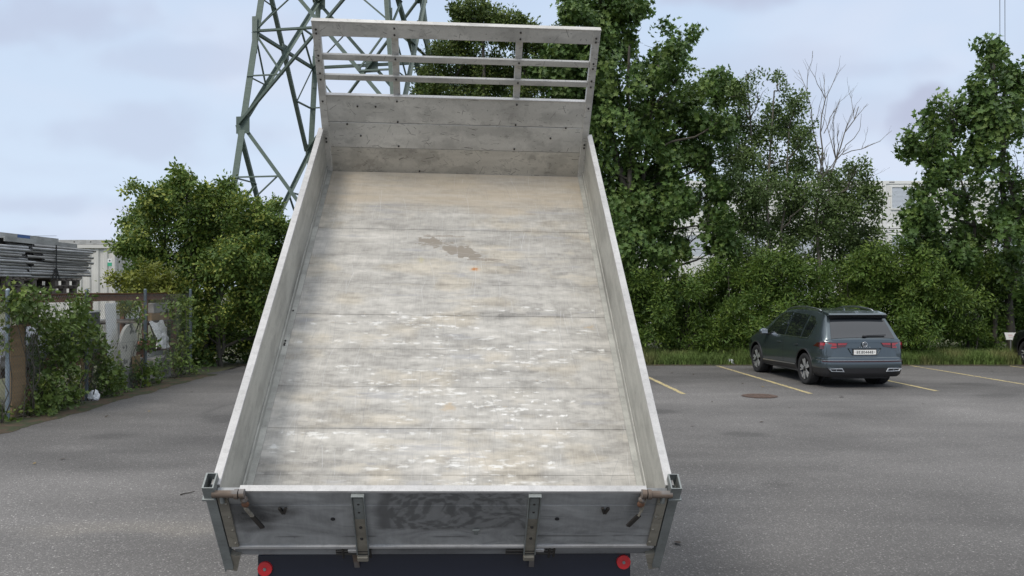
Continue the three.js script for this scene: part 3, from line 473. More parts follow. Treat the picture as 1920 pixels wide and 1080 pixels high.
{
  const post = std(0.11, 0.14, 0.16, 0.55, 0.4), zinc = std(0.30, 0.36, 0.42, 0.45, 0.5), wire = std(0.13, 0.14, 0.14, 0.5, 0.4);
  const FX = -7.95, fence = thing('chain_link_fence', 'chain-link fence overgrown with creepers beside the lane', 'fence', [FX, 0, -8.5]);
  const posts = [8.5, 11.0, 13.45, 15.95, 18.5, 21.1], P = (d) => -(d - 8.5);
  posts.forEach((d, i) => { const p = mesh('post', new THREE.CylinderGeometry(0.033, 0.033, 2.06, 12).translate(0, 1.03, P(d)), i === 2 ? zinc : post, fence); mesh('cap', new THREE.SphereGeometry(0.036, 10, 6).translate(0, 2.065, P(d)), i === 2 ? zinc : post, p); });
  for (let i = 0; i + 1 < posts.length; i++) {
    const z0 = P(posts[i]), z1 = P(posts[i + 1]), len = z0 - z1, g = [], H0 = 0.04, H1 = 1.98, hh = H1 - H0, add = (za, ya, zb, yb, off) => g.push(bar(V3(0.045 + off, ya, za), V3(0.045 + off, yb, zb), 0.0024, 0.0024));
    for (let s = -hh; s < len; s += 0.075) for (const dir of [1, -1]) {
      let a = s, b = s + hh, ya = H0, yb = H1; if (a < 0) { ya += -a; a = 0; } if (b > len) { yb -= b - len; b = len; }
      if (b - a < 0.02) continue; if (dir < 0) { const t = ya; ya = H0 + H1 - ya; yb = H0 + H1 - yb; } add(z0 - a, ya, z0 - b, yb, dir * 0.003);
    }
    mesh('wire_mesh', g, wire, fence);
    for (const y of [0.06, 1.0, 1.96]) mesh('tension_wire', bar(V3(0.037, y, z0), V3(0.037, y, z1), 0.004, 0.004), wire, fence);
  }
}
{
  // storage rack of rusty steel beams running along the fence
  const rack = thing('storage_rack', 'rusty steel storage rack standing along behind the chain-link fence', 'rack', [-9.25, 0, -17.4]);
  const ib = (x, y, z0, z1) => [span(x - 0.06, x + 0.06, y - 0.012, y, z0, z1), span(x - 0.06, x + 0.06, y - 0.16, y - 0.148, z0, z1), span(x - 0.008, x + 0.008, y - 0.148, y - 0.012, z0, z1)].map((g) => uvBox(g));
  for (const x of [-0.65, 0.65]) { mesh('beam', ib(x, 2.0, -4.6, 4.6), M.rust, rack); mesh('beam', ib(x, 0.75, -4.6, 4.6), M.rust, rack); }
  for (const z of [-4.3, -2.6, 2.2, 4.3]) for (const x of [-0.65, 0.65]) mesh('upright', uvBox(span(x - 0.05, x + 0.05, 0, 1.838, z - 0.05, z + 0.05)), M.rust, rack);
  for (const y of [0.75, 2.0]) for (const z of [-4.3, -2.6, 2.2, 4.3]) mesh('cross_beam', uvBox(span(-0.59, 0.59, y - 0.14, y - 0.03, z - 0.03, z + 0.03)), M.rust, rack);
  for (const z of [-4.0, -3.35, -2.7]) mesh('shelf_board', uvBox(span(-0.72, 0.72, 1.30, 1.335, z - 0.3, z + 0.3)), timberOld, rack);
  for (const x of [-0.65, 0.65]) mesh('shelf_rail', uvBox(span(x - 0.03, x + 0.03, 1.24, 1.30, -4.3, -2.6)), M.rust, rack);
}
// pallets on the rack, scaffold tubes and decks on the pallets
const pallet0 = (() => {
  const p = thing('wooden_pallet', 'weathered wooden pallet under the scaffold tubes, lying on the rusty rack', 'pallet', [0, 0, 0], 0, 'pallets under the scaffold tubes');
  for (let i = 0; i < 5; i++) mesh('top_board', uvBox(span(-0.6, 0.6, 0.122, 0.144, -0.4 + i * 0.2 - 0.065, -0.4 + i * 0.2 + 0.065)), timberOld, p);
  for (const x of [-0.53, 0, 0.53]) { mesh('stringer', uvBox(span(x - 0.05, x + 0.05, 0.10, 0.122, -0.46, 0.46)), timberOld, p); mesh('bottom_board', uvBox(span(x - 0.05, x + 0.05, 0, 0.022, -0.46, 0.46)), timberOld, p); for (const z of [-0.4, 0, 0.4]) mesh('block', uvBox(span(x - 0.05, x + 0.05, 0.022, 0.10, z - 0.06, z + 0.06)), timberOld, p); }
  return p;
})();
{
  const spots = []; for (const z of [-13.6, -15.0, -16.55]) for (let k = 0; k < 2; k++) spots.push([-9.25 + (k ? 0.04 : 0), 2.0 + k * 0.144, z - k * 0.03]);
  spots.forEach(([x, y, z], i) => { const p = i ? copyOf(pallet0) : pallet0; p.position.set(x, y, z); });
  const r = rng(17), y0 = 2.292, geos = [2.5, 2.2, 1.9].map((l) => uvBox(new THREE.CylinderGeometry(0.0245, 0.0245, l, 10, 1, true).rotateX(Math.PI / 2))), inner = geos.map((_, i) => uvBox(new THREE.CylinderGeometry(0.020, 0.020, [2.5, 2.2, 1.9][i], 10, 1, true).rotateX(Math.PI / 2)));
  const ring = new THREE.RingGeometry(0.020, 0.0245, 10), full = geos.map((g, i) => merge([g, inner[i], ring.clone().translate(0, 0, [2.5, 2.2, 1.9][i] / 2), ring.clone().rotateY(Math.PI).translate(0, 0, -[2.5, 2.2, 1.9][i] / 2)]));
  const lay = (zc, rows, label, grp, seed) => {
    for (let row = 0; row < rows; row++) for (let k = 0; k < 6; k++) {
      const q = Math.floor(r() * 3), m = single('scaffold_tube', full[q], r() < 0.6 ? aluTube : aluTube2, label, 'tube', [-8.66 - k * 0.19 + (r() - 0.5) * 0.06, y0 + 0.026 + row * 0.051, zc + (r() - 0.5) * 0.75], (r() - 0.5) * 0.05, grp); m.rotation.x = (r() - 0.5) * 0.012;
    }
  };
  lay(-14.1, 11, 'grey aluminium scaffold tube in the bundle whose ends lie beside the zinc fence post', 'nearer bundle of scaffold tubes');
  lay(-16.35, 12, 'grey aluminium scaffold tube in the strapped bundle before the white container', 'strapped bundle of scaffold tubes');
  // alu decks on top
  const deck = (label, x, y, z, len, yaw = 0) => { const t = thing('scaffold_deck', label, 'scaffold deck', [x, y, z], yaw); mesh('deck_plate', uvBox(span(-0.16, 0.16, 0.06, 0.072, -len / 2, len / 2)), aluDeck, t); for (const s of [-1, 1]) mesh('edge_rail', uvBox(span(s * 0.16, s * 0.172, 0, 0.085, -len / 2, len / 2)), aluDeck, t); return t; };
  deck('long aluminium scaffold deck on the strapped tube bundle, nearest the fence', -8.9, y0 + 0.62, -15.9, 2.6, 0.03);
  deck('aluminium scaffold deck lying second from the fence on the tubes', -9.26, y0 + 0.62, -15.6, 2.8, -0.01);
  const d3 = deck('aluminium scaffold deck with a blue patch, topmost on the pile', -9.1, y0 + 0.707, -15.3, 3.0, 0.0); mesh('blue_patch', span(0.174, 0.177, 0.005, 0.08, -0.5, -0.1), std(0.05, 0.10, 0.24, 0.7), d3);
  // strap
  const s = thing('cargo_strap', 'black strap tied round the scaffold tube bundle', 'strap', [-9.2, y0, -16.1]);
  mesh('webbing', [span(0.60, 0.604, -0.02, 0.63, -0.02, 0.02), bar(V3(0.602, 0.2, 0), V3(0.602, -0.05, 0.18), 0.006, 0.03), bar(V3(0.602, 0.2, 0), V3(0.602, -0.03, -0.12), 0.006, 0.03), span(-0.7, 0.604, 0.80, 0.804, -0.02, 0.02)], M.black, s);
}
// freight container standing on blocks further back, with planks on its roof
{
  const cm = new THREE.MeshStandardMaterial({ roughness: 0.6, map: tex(256, 256, (u, v) => { const n = fbm(u * 3, v * 11, 4, 81), k = 0.58 + 0.18 * (n - 0.5); return [k, k * 0.99, k * 0.94]; }) }), cd = std(0.34, 0.36, 0.37, 0.6);
  const c = thing('freight_container', 'off-white corrugated freight container standing on blocks behind the scaffold tubes', 'container', [-14.45, 0, -28.4], 0.0);
  const corr = (w, h) => { const s = [], n = Math.round(w / 0.28); const pts = []; for (let i = 0; i < n; i++) { const x = -w / 2 + i * w / n, q = w / n; pts.push([x, 0], [x + q * 0.35, 0], [x + q * 0.5, -0.045], [x + q * 0.85, -0.045]); } pts.push([w / 2, 0]); const pos = [], idx = []; pts.forEach(([x, z], i) => { pos.push(x, 0, z, x, h, z); if (i) idx.push(i * 2 - 2, i * 2, i * 2 - 1, i * 2, i * 2 + 1, i * 2 - 1); }); const g = new THREE.BufferGeometry(); g.setAttribute('position', new THREE.Float32BufferAttribute(pos, 3)); g.setIndex(idx); return uvBox(toCreasedNormals(g, 0.1), 0.3); };
  const fin = (g) => { g.computeVertexNormals(); return g; };
  mesh('end_wall', fin(corr(2.3, 2.4).translate(0, 1.1, -0.01)), cm, c);
  for (const s of [-1, 1]) mesh('side_wall', fin(corr(5.9, 2.4).rotateY(s * Math.PI / 2).translate(s * 1.2, 1.1, -3.05)), cm, c);
  mesh('roof', span(-1.2, 1.2, 3.5, 3.54, -6.0, -0.02), cm, c); mesh('floor', span(-1.2, 1.2, 1.06, 1.1, -6.0, -0.02), cd, c); mesh('back_wall', span(-1.2, 1.2, 1.1, 3.5, -6.05, -6.01), cm, c);
  for (const x of [-1.2, 1.2]) for (const z of [0, -6.05]) mesh('corner_post', uvBox(span(x - 0.06, x + 0.06, 1.02, 3.60, z - 0.06, z + 0.06, 0.01), 0.3), cm, c);
  for (const z of [0.02]) mesh('header', uvBox(span(-1.14, 1.14, 3.46, 3.57, z - 0.05, z + 0.03), 0.3), cm, c);
  for (const s of [-1, 1]) mesh('top_rail', uvBox(span(s * 1.2 - 0.03, s * 1.2 + 0.03, 3.5, 3.58, -5.99, -0.06), 0.3), cm, c);
  for (const x of [-1.1, 1.1]) for (const z of [-0.2, -5.8]) mesh('support_block', uvBox(span(x - 0.25, x + 0.25, 0, 1.02, z - 0.25, z + 0.25)), concrete, c);
  mesh('lifting_hole', new THREE.CylinderGeometry(0.04, 0.04, 0.01, 12).rotateX(Math.PI / 2).translate(1.2, 3.53, 0.062), M.black, c);
  const lb = mesh('placard', span(1.02, 1.16, 2.98, 3.11, 0.062, 0.066), std(0.75, 0.76, 0.76, 0.5), c); mesh('green_field', span(1.02, 1.16, 2.86, 2.978, 0.062, 0.066), std(0.05, 0.38, 0.22, 0.5), lb); mesh('mark', new THREE.CylinderGeometry(0.03, 0.03, 0.003, 12).rotateX(Math.PI / 2).translate(1.09, 3.04, 0.067), std(0.02, 0.05, 0.06, 0.6), lb);
  const r = rng(4);
  for (let k = 0; k < 4; k++) { const t = thing('aluminium_beam', ['long pale aluminium beam at the front edge of the container roof', 'second pale aluminium beam on the container roof', 'third pale aluminium beam back from the front edge of the container roof', 'rearmost pale aluminium beam on the container roof'][k], 'beam', [-15.0 + (r() - 0.5) * 0.3, 3.585, -28.55 - k * 0.3], 0.02 * k); mesh('profile', uvBox(span(-1.7, 1.5, 0, 0.16, -0.05, 0.05, 0.006)), aluDeck, t); for (let q = 0; q < 6; q++) mesh('bolt_hole', new THREE.CylinderGeometry(0.022, 0.022, 0.006, 10).rotateX(Math.PI / 2).translate(-1.4 + q * 0.55, 0.09, 0.052), M.bolt, t); }
}
// things leaning and lying between rack and fence
{
  single('foam_board', rbox(0.02, 1.8, 0.5, 0, 0.9, 0, 0.006), white, 'tall narrow white board leaning upright behind the fence wire', 'board', [-8.28, 0.0, -17.75], 0.05).rotation.z = 0.04;
  const disc = new THREE.CylinderGeometry(0.46, 0.46, 0.06, 36).rotateZ(Math.PI / 2).translate(0, 0.46, 0);
  const dk = single('round_panel', disc, new THREE.MeshStandardMaterial({ roughness: 0.7, map: tex(256, 256, (u, v) => { const n = smooth(0.6, 0.68, fbm(u * 6, v * 6, 4, 88)); const k = lerp(0.62, 0.2, n); return [k, k * 0.96, k * 0.84]; }) }), 'round cream-white panel with dark flecks standing on edge behind the fence', 'panel', [-8.14, 0.43, -18.02], 0.06); dk.rotation.z = -0.06;
  single('concrete_block', uvBox(rbox(0.3, 0.42, 0.5, 0, 0.21, 0, 0.02)), concrete, 'grey concrete block carrying the round cream panel', 'block', [-8.24, 0, -18.15]);
  const boards = [[-8.06, 13.95, 0.42, 1.5, timber, 'reddish brown plank standing upright behind the creepers by the zinc post'], [-8.16, 14.25, 0.22, 1.62, timberOld, 'dull grey-brown plank standing behind the creepers'], [-8.06, 16.2, 0.34, 1.0, osb, 'tan plank standing behind the fence next to a dark post'], [-8.04, 18.3, 0.34, 0.66, osb, 'short tan plank standing below the round cream panel'], [-8.3, 14.9, 0.2, 1.3, concrete, 'grey fibre-cement strip standing behind the creepers']];
  for (const [x, d, w, h, m, label] of boards) single('plank', uvBox(rbox(0.035, h, w, 0, h / 2, 0, 0.004)), m, label, 'plank', [x, 0, -d]).rotation.z = 0.03;
  const sh = thing('panel_stack', 'stack of dark grey sheets with a white edge on the rack behind the fence', 'panels', [-8.75, 1.335, -19.6]); 
  sh.position.set(-8.62, 0.75, -17.3); for (let k = 0; k < 3; k++) mesh('sheet', uvBox(span(-0.04 - k * 0.06, 0.0 - k * 0.06, 0, 0.86 - k * 0.05, -0.55, 0.5)), [std(0.10, 0.105, 0.11, 0.6), std(0.16, 0.16, 0.165, 0.6), concrete][k], sh); mesh('white_edge', span(-0.045, 0.012, 0.862, 0.90, -0.56, 0.51), white, sh);
  const kb = single('kerb_block', uvBox(rbox(0.26, 0.24, 0.95, 0, 0.12, 0, 0.015)), concrete, 'long grey concrete block lying on the timber beam of the rack', 'block', [-8.7, 1.513, -20.9]);
  single('timber_beam', uvBox(rbox(0.22, 0.175, 1.1, 0, 0.0875, 0, 0.006)), timber, 'pale squared timber beam under the long concrete block', 'beam', [-8.68, 1.337, -20.85]);
  single('timber_beam', uvBox(rbox(0.16, 0.13, 1.5, 0, 0.065, 0, 0.006)), timberRed, 'red-brown timber beam lying on the lower rail of the rack', 'beam', [-8.56, 0.75, -20.2]);
  // white tarpaulin bundle hung over the rack
  const nx = 26, ny = 22, pos = [], idx = []; const r = rng(9);
  for (let j = 0; j <= ny; j++) for (let i = 0; i <= nx; i++) { const u = i / nx, v = j / ny, fold = Math.sin(u * 16 + v * 3) * 0.05 * v + fbm(u * 5, v * 5, 3, 3) * 0.10; pos.push(0.1 + Math.sin(v * 1.5) * 0.18 + fold, 1.29 - v * (0.62 + 0.4 * smooth(0.7, 1, u)) + Math.sin(u * 9) * 0.03, -0.85 * u + (fbm(v * 4, u * 3, 3, 6) - 0.5) * 0.1); if (i && j) { const k = j * (nx + 1) + i; idx.push(k, k - 1, k - nx - 2, k, k - nx - 2, k - nx - 1); } }
  const tg = new THREE.BufferGeometry(); tg.setAttribute('position', new THREE.Float32BufferAttribute(pos, 3)); tg.setIndex(idx); tg.computeVertexNormals();
  const tp = single('tarpaulin', tg, new THREE.MeshStandardMaterial({ color: new THREE.Color().setRGB(0.75, 0.75, 0.74), roughness: 0.55, side: THREE.DoubleSide }), 'crumpled white tarpaulin hanging over the rack shelf behind the fence', 'tarpaulin', [-8.62, 0.03, -19.9]);
  single('concrete_plinth', uvBox(rbox(0.5, 0.5, 0.9, 0, 0.25, 0, 0.02)), concrete, 'low dark concrete base behind the fence under the tarpaulin', 'block', [-8.45, 0, -20.1]);
  single('steel_gutter', [uvBox(span(-0.02, 0, 0, 0.12, -0.45, 0.45)), uvBox(span(0, 0.16, 0, 0.012, -0.45, 0.45))], aluDeck, 'short folded metal gutter lying on the low concrete base', 'gutter', [-8.42, 0.503, -20.15]);
  for (const [z, lbl] of [[-14.3, 'crumpled white plastic sack behind the creepers, beside a grey-brown plank'], [-15.1, 'small crumpled pale sack behind the creepers near the tan plank']]) {
    const g = new THREE.IcosahedronGeometry(0.3, 4), p = g.attributes.position; for (let i = 0; i < p.count; i++) { const v = V3().fromBufferAttribute(p, i), k = 0.75 + 0.5 * fbm(v.x * 9 + z, v.y * 9 + v.z * 7, 3, 2); p.setXYZ(i, v.x * k * 0.8, 0.36 + v.y * k * 1.25, v.z * k); } g.computeVertexNormals(); single('plastic_sack', g, std(0.5, 0.52, 0.56, 0.5), lbl, 'sack', [-8.5, 0.74, z]);
  }
  const bl = thing('blue_barrel', 'blue plastic barrel behind the creepers on the rack', 'barrel', [-9.1, 0.75, -14.6]); mesh('barrel_body', new THREE.LatheGeometry([[0, 0], [0.26, 0], [0.29, 0.05], [0.29, 0.3], [0.3, 0.33], [0.29, 0.36], [0.29, 0.6], [0.3, 0.63], [0.29, 0.66], [0.28, 0.9], [0.24, 0.95], [0, 0.95]].map(([a, b]) => new THREE.Vector2(a, b)), 24), std(0.03, 0.14, 0.32, 0.5), bl);
  // rag at the foot of the dark fence post
  const rg = new THREE.IcosahedronGeometry(0.09, 3), rp = rg.attributes.position; for (let i = 0; i < rp.count; i++) { const v = V3().fromBufferAttribute(rp, i), k = 0.7 + 0.7 * fbm(v.x * 25, v.y * 25 + v.z * 19, 3, 7); rp.setXYZ(i, v.x * k, 0.085 + v.y * k * 1.3, v.z * k); } rg.computeVertexNormals(); single('rag', rg, std(0.62, 0.64, 0.66, 0.7), 'small white rag at the foot of a dark fence post', 'rag', [-7.82, 0, -15.95]);
}
// ---------------------------------------------------------------- cars
function interp(tab, s) { if (s <= tab[0][0]) return tab[0][1]; for (let i = 1; i < tab.length; i++) if (s <= tab[i][0]) { const t = (s - tab[i - 1][0]) / (tab[i][0] - tab[i - 1][0]); return lerp(tab[i - 1][1], tab[i][1], t); } return tab[tab.length - 1][1]; }
const carTop = [[0.07, 0.98], [0.10, 1.04], [0.16, 1.12], [0.30, 1.335], [0.44, 1.53], [0.50, 1.58], [0.60, 1.605], [0.9, 1.635], [1.5, 1.66], [2.1, 1.655], [2.55, 1.615], [2.85, 1.53], [3.2, 1.32], [3.55, 1.12], [3.7, 1.075], [4.0, 1.03], [4.35, 0.95], [4.55, 0.86], [4.66, 0.74]];
const carW = [[0.07, 0.80], [0.10, 0.845], [0.16, 0.88], [0.28, 0.903], [0.5, 0.918], [0.9, 0.922], [3.7, 0.922], [4.1, 0.905], [4.35, 0.87], [4.55, 0.78], [4.66, 0.64]];
const carB = [[0.07, 0.32], [0.5, 0.26], [1.2, 0.22], [3.6, 0.22], [4.3, 0.24], [4.66, 0.32]];
function carRing(s) {
  const b = interp(carB, s), T = interp(carTop, s), W = interp(carW, s), belt = Math.min(1.005, T - 0.11), te = clamp((T - 1.1) / 0.5), wr = W * lerp(0.90, 0.715, te);
  const fr = [[0, 0], [0.80, 0], [0.945, 0.055], [0.985, 0.22], [0.995, 0.40], [1.0, 0.56], [0.998, 0.70], [0.982, 0.80], [0.972, 0.90], [0.955, 1]];
  const pts = fr.map(([x, y]) => [x * W, b + y * (belt - b)]);
  const e = [wr, T - 0.07]; for (const t of [0.33, 0.66]) pts.push([lerp(0.955 * W, e[0], t) + 0.012 * te * Math.sin(t * 3.14), lerp(belt, e[1], t)]);
  pts.push(e, [wr - 0.035, T - 0.032], [wr * 0.82, T - 0.015], [wr * 0.45, T - 0.004], [0, T]); return pts;
}
function carX(s, y) { const p = carRing(s); for (let i = 2; i < p.length; i++) if (y <= p[i][1]) { const t = (y - p[i - 1][1]) / Math.max(1e-5, p[i][1] - p[i - 1][1]); return lerp(p[i - 1][0], p[i][0], clamp(t)); } return 0; }
function carTopY(s, x) { const p = carRing(s); x = Math.abs(x); for (let i = p.length - 1; i > 2; i--) if (x <= p[i - 1][0]) return lerp(p[i][1], p[i - 1][1], (x - p[i][0]) / Math.max(1e-5, p[i - 1][0] - p[i][0])); return p[2][1]; }
const RO = 0.95, sz = (s) => -(s - RO);                                          // station s (from the rear bumper) to z; the nose points to -z
function gridGeo(nu, nv, fn) { const pos = [], idx = [], uv = []; for (let j = 0; j <= nv; j++) for (let i = 0; i <= nu; i++) { const p = fn(i / nu, j / nv); pos.push(p.x, p.y, p.z); uv.push(i / nu, j / nv); if (i && j) { const k = j * (nu + 1) + i; idx.push(k, k - nu - 2, k - 1, k, k - nu - 1, k - nu - 2); } } const g = new THREE.BufferGeometry(); g.setAttribute('position', new THREE.Float32BufferAttribute(pos, 3)); g.setAttribute('uv', new THREE.Float32BufferAttribute(uv, 2)); g.setIndex(idx); g.computeVertexNormals(); return g; }
const poly = (pts, t) => { const n = pts.length - 1, k = Math.min(n - 1, Math.floor(t * n)), f = t * n - k; return [lerp(pts[k][0], pts[k + 1][0], f), lerp(pts[k][1], pts[k + 1][1], f)]; };
const sidePatch = (side, lo, hi, off = 0.005, nu = 14, nv = 8) => gridGeo(nu, nv, (u, v) => { const a = poly(lo, u), b = poly(hi, u), s = lerp(a[0], b[0], v), y = lerp(a[1], b[1], v); return V3(side * (carX(s, y) + off), y, sz(s)); });
const rearS = (x, y) => 0.035 + 0.16 * Math.pow(Math.min(1, Math.abs(x) / 0.92), 6) + (y < 1.02 ? (y - 0.66) * 0.10 : 0.036 + (y - 1.02) * 0.62);
const rearPatch = (lo, hi, off = 0.004, nu = 12, nv = 6) => gridGeo(nu, nv, (u, v) => { const a = poly(lo, u), b = poly(hi, u), x = lerp(a[0], b[0], v), y = lerp(a[1], b[1], v); return V3(x, y, sz(rearS(x, y) - off)); });
const carGlass = phys(0.010, 0.012, 0.014, 0.04, 0, { clearcoat: 1 }), carTrim = std(0.02, 0.02, 0.022, 0.5), silver = std(0.62, 0.64, 0.66, 0.28, 1), lampRed = phys(0.32, 0.008, 0.014, 0.12, 0, { clearcoat: 1 }), lampDark = phys(0.06, 0.004, 0.006, 0.12, 0, { clearcoat: 1 }), rimSilver = std(0.72, 0.73, 0.75, 0.3, 0.7), rimBlack = std(0.02, 0.02, 0.022, 0.3, 0.5);
const carBodyGeo = (() => {
  const st = [0.07, 0.10, 0.16, 0.22, 0.30, 0.37, 0.44, 0.50, 0.60, 0.75, 0.9, 1.2, 1.5, 1.8, 2.1, 2.35, 2.55, 2.7, 2.85, 3.0, 3.2, 3.4, 3.55, 3.7, 3.85, 4.0, 4.2, 4.35, 4.45, 4.55, 4.61, 4.66], pos = [], idx = []; let n = 0;
  st.forEach((s, i) => { const h = carRing(s), ring = [...h, ...h.slice(1, -1).reverse().map(([x, y]) => [-x, y])]; n = ring.length; for (const [x, y] of ring) pos.push(x, y, sz(s)); if (i) for (let j = 0; j < n; j++) { const a = (i - 1) * n + j, b = (i - 1) * n + (j + 1) % n; idx.push(a, b, a + n, b, b + n, a + n); } });
  for (const [i, fl] of [[0, 1], [st.length - 1, 0]]) { const o = i * n; let cx = 0, cy = 0; const c = pos.length / 3; pos.push(0, 0.65, sz(st[i])); for (let j = 0; j < n; j++) { const a = o + j, b = o + (j + 1) % n; fl ? idx.push(c, b, a) : idx.push(c, a, b); } }
  let g = new THREE.BufferGeometry(); g.setAttribute('position', new THREE.Float32BufferAttribute(pos, 3)); g.setIndex(idx); g.computeVertexNormals(); g.setAttribute('uv', new THREE.BufferAttribute(new Float32Array(pos.length / 3 * 2), 2));
  let br = new Brush(g); br.updateMatrixWorld(); const ev = new Evaluator(); ev.attributes = ['position', 'normal', 'uv']; ev.useGroups = false;
  for (const s of [-1, 1]) for (const [ss, r] of [[0.95, 0.40], [3.74, 0.395]]) { const c = new Brush(new THREE.CylinderGeometry(r, r, 0.5, 40).rotateZ(Math.PI / 2)); c.position.set(s * 0.86, 0.37, sz(ss)); c.updateMatrixWorld(); br = ev.evaluate(br, c, SUBTRACTION); br.updateMatrixWorld(); }
  return toCreasedNormals(br.geometry, 0.55);
})();
function plateTexture() {
  const c = document.createElement('canvas'); c.width = 512; c.height = 112; const x = c.getContext('2d'); x.fillStyle = '#e9e9e4'; x.fillRect(0, 0, 512, 112); x.strokeStyle = '#222'; x.lineWidth = 5; x.strokeRect(4, 4, 504, 104);
  x.fillStyle = '#111'; x.font = 'bold 84px sans-serif'; x.textBaseline = 'middle'; x.textAlign = 'center'; x.fillText('BE', 112, 58); x.fillText('804448', 308, 58);
  x.fillStyle = '#c9b8b4'; x.fillRect(26, 40, 20, 30); x.fillStyle = '#222'; x.fillRect(470, 40, 8, 28); x.fillRect(460, 50, 28, 8);
  const t = new THREE.CanvasTexture(c); t.colorSpace = THREE.SRGBColorSpace; return t;
}
const plateMat = new THREE.MeshStandardMaterial({ map: plateTexture(), roughness: 0.45 });
function makeCar(label, paint, pos, turn, spoke) {
  const t = thing('parked_car', label, 'car', pos, turn);
  mesh('body', carBodyGeo, paint, t);
  const well = mesh('underbody', [span(-0.62, 0.62, 0.19, 0.5, sz(4.4), sz(0.25)), ...[-1, 1].flatMap((s) => [0.95, 3.74].map((q) => new THREE.CylinderGeometry(0.396, 0.396, 0.02, 30).rotateZ(Math.PI / 2).translate(s * 0.622, 0.37, sz(q))))], carTrim, t);
  for (const s of [-1, 1]) {
    mesh('side_window', sidePatch(s, [[0.80, 1.10], [0.88, 1.045], [1.17, 1.035]], [[0.70, 1.36], [0.86, 1.49], [1.06, 1.515]]), carGlass, t);
    mesh('side_window', sidePatch(s, [[1.25, 1.035], [2.02, 1.03]], [[1.14, 1.52], [1.97, 1.555]]), carGlass, t);
    mesh('side_window', sidePatch(s, [[2.09, 1.03], [3.22, 1.03]], [[2.04, 1.555], [2.66, 1.535]]), carGlass, t);
    mesh('window_trim', [sidePatch(s, [[0.86, 1.012], [3.3, 1.008]], [[0.86, 1.034], [3.3, 1.028]], 0.008, 30, 1), sidePatch(s, [[0.86, 1.012], [0.77, 1.08]], [[0.87, 1.034], [0.79, 1.10]], 0.008, 6, 1), sidePatch(s, [[0.77, 1.08], [0.665, 1.37]], [[0.79, 1.10], [0.69, 1.37]], 0.008, 8, 1)], silver, t);
    mesh('sill_trim', sidePatch(s, [[1.42, 0.40], [3.30, 0.36]], [[1.42, 0.425], [3.30, 0.385]], 0.012, 24, 1), silver, t);
    mesh('sill_cladding', sidePatch(s, [[1.38, 0.24], [3.32, 0.24]], [[1.38, 0.39], [3.32, 0.35]], 0.008, 24, 3), carTrim, t);
    for (const [sd, y] of [[1.36, 0.86], [2.30, 0.86]]) mesh('door_handle', rbox(0.02, 0.026, 0.19, s * (carX(sd, y) + 0.016), y, sz(sd), 0.01), paint, t);
    for (const q of [1.30, 2.06, 3.12]) mesh('door_seam', sidePatch(s, [[q, 0.42], [q + 0.008, 0.42]], [[q + 0.02, 1.0], [q + 0.028, 1.0]], 0.002, 1, 14), M.gap, t);
    for (const [q, r0] of [[0.95, 0.40], [3.74, 0.395]]) { const pts = []; for (let i = 0; i <= 30; i++) { const a = -0.30 + i / 30 * (Math.PI + 0.6), y = 0.37 + Math.sin(a) * (r0 + 0.012), s2 = q - Math.cos(a) * (r0 + 0.012); pts.push(V3(s * (carX(clamp(s2, 0.2, 4.5), Math.max(0.3, y)) + 0.004), y, sz(s2))); } mesh('arch_trim', new THREE.TubeGeometry(new THREE.CatmullRomCurve3(pts), 40, 0.016, 6), carTrim, t); }
    const mi = group('mirror', t, [s * 1.01, 1.07, sz(3.02)]); mesh('mirror_housing', new THREE.SphereGeometry(0.11, 16, 12).scale(1.0, 0.72, 0.7), paint, mi); mesh('mirror_glass', rbox(0.15, 0.10, 0.006, 0, 0, 0.075, 0.003), silver, mi); mesh('mirror_arm', bar(V3(-s * 0.05, -0.04, 0), V3(-s * 0.16, -0.07, 0), 0.04, 0.05), carTrim, mi);
    const rr = []; for (let i = 0; i <= 20; i++) { const u = i / 20, q = lerp(0.78, 2.62, u), x = 0.59, up = 0.052 * Math.pow(Math.sin(u * Math.PI), 0.45); rr.push(V3(s * x, carTopY(q, x) + up + 0.004, sz(q))); } mesh('roof_rail', new THREE.TubeGeometry(new THREE.CatmullRomCurve3(rr), 40, 0.021, 8), silver, t);
    for (const q of [0.95, 3.74]) {
      const w = group('wheel', t, [s * 0.80, 0.345, sz(q)]);
      mesh('tyre', new THREE.LatheGeometry([[0.235, -0.10], [0.29, -0.118], [0.325, -0.112], [0.343, -0.09], [0.345, 0], [0.343, 0.09], [0.325, 0.112], [0.29, 0.118], [0.235, 0.10]].map(([a, b]) => new THREE.Vector2(a, b)), 36).rotateZ(-s * Math.PI / 2), M.rubber, w);
      mesh('rim_barrel', new THREE.LatheGeometry([[0, 0.02], [0.2, 0.03], [0.232, 0.09], [0.24, 0.105], [0.245, 0.10]].map(([a, b]) => new THREE.Vector2(a, b)), 36).rotateZ(-s * Math.PI / 2), rimBlack, w);
      for (let k = 0; k < 5; k++) { const a = k / 5 * Math.PI * 2 + 0.3 * s; for (const da of [-0.15, 0.17]) { const g = new THREE.BoxGeometry(0.022, 0.185, da > 0 ? spoke : spoke * 0.55).rotateX(da * 0.8).translate(0, 0.135, 0).rotateX(a + da); mesh('spoke', g.translate(s * 0.088, 0, 0), rimSilver, w); } }
      mesh('hub_cap', new THREE.CylinderGeometry(0.045, 0.055, 0.02, 16).rotateZ(-s * Math.PI / 2).translate(s * 0.10, 0, 0), rimBlack, w);
    }
    // tail lamps: wing part on the corner, inner part on the hatch
    const tl = group('tail_lamp', t);
    mesh('outer_lens', rearPatch([[s * 0.60, 0.845], [s * 0.918, 0.825]], [[s * 0.60, 0.965], [s * 0.90, 0.985]], 0.02, 12, 3), lampDark, tl);
    mesh('inner_lens', rearPatch([[s * 0.42, 0.88], [s * 0.585, 0.855]], [[s * 0.36, 0.965], [s * 0.585, 0.968]], 0.016, 8, 3), lampDark, tl);
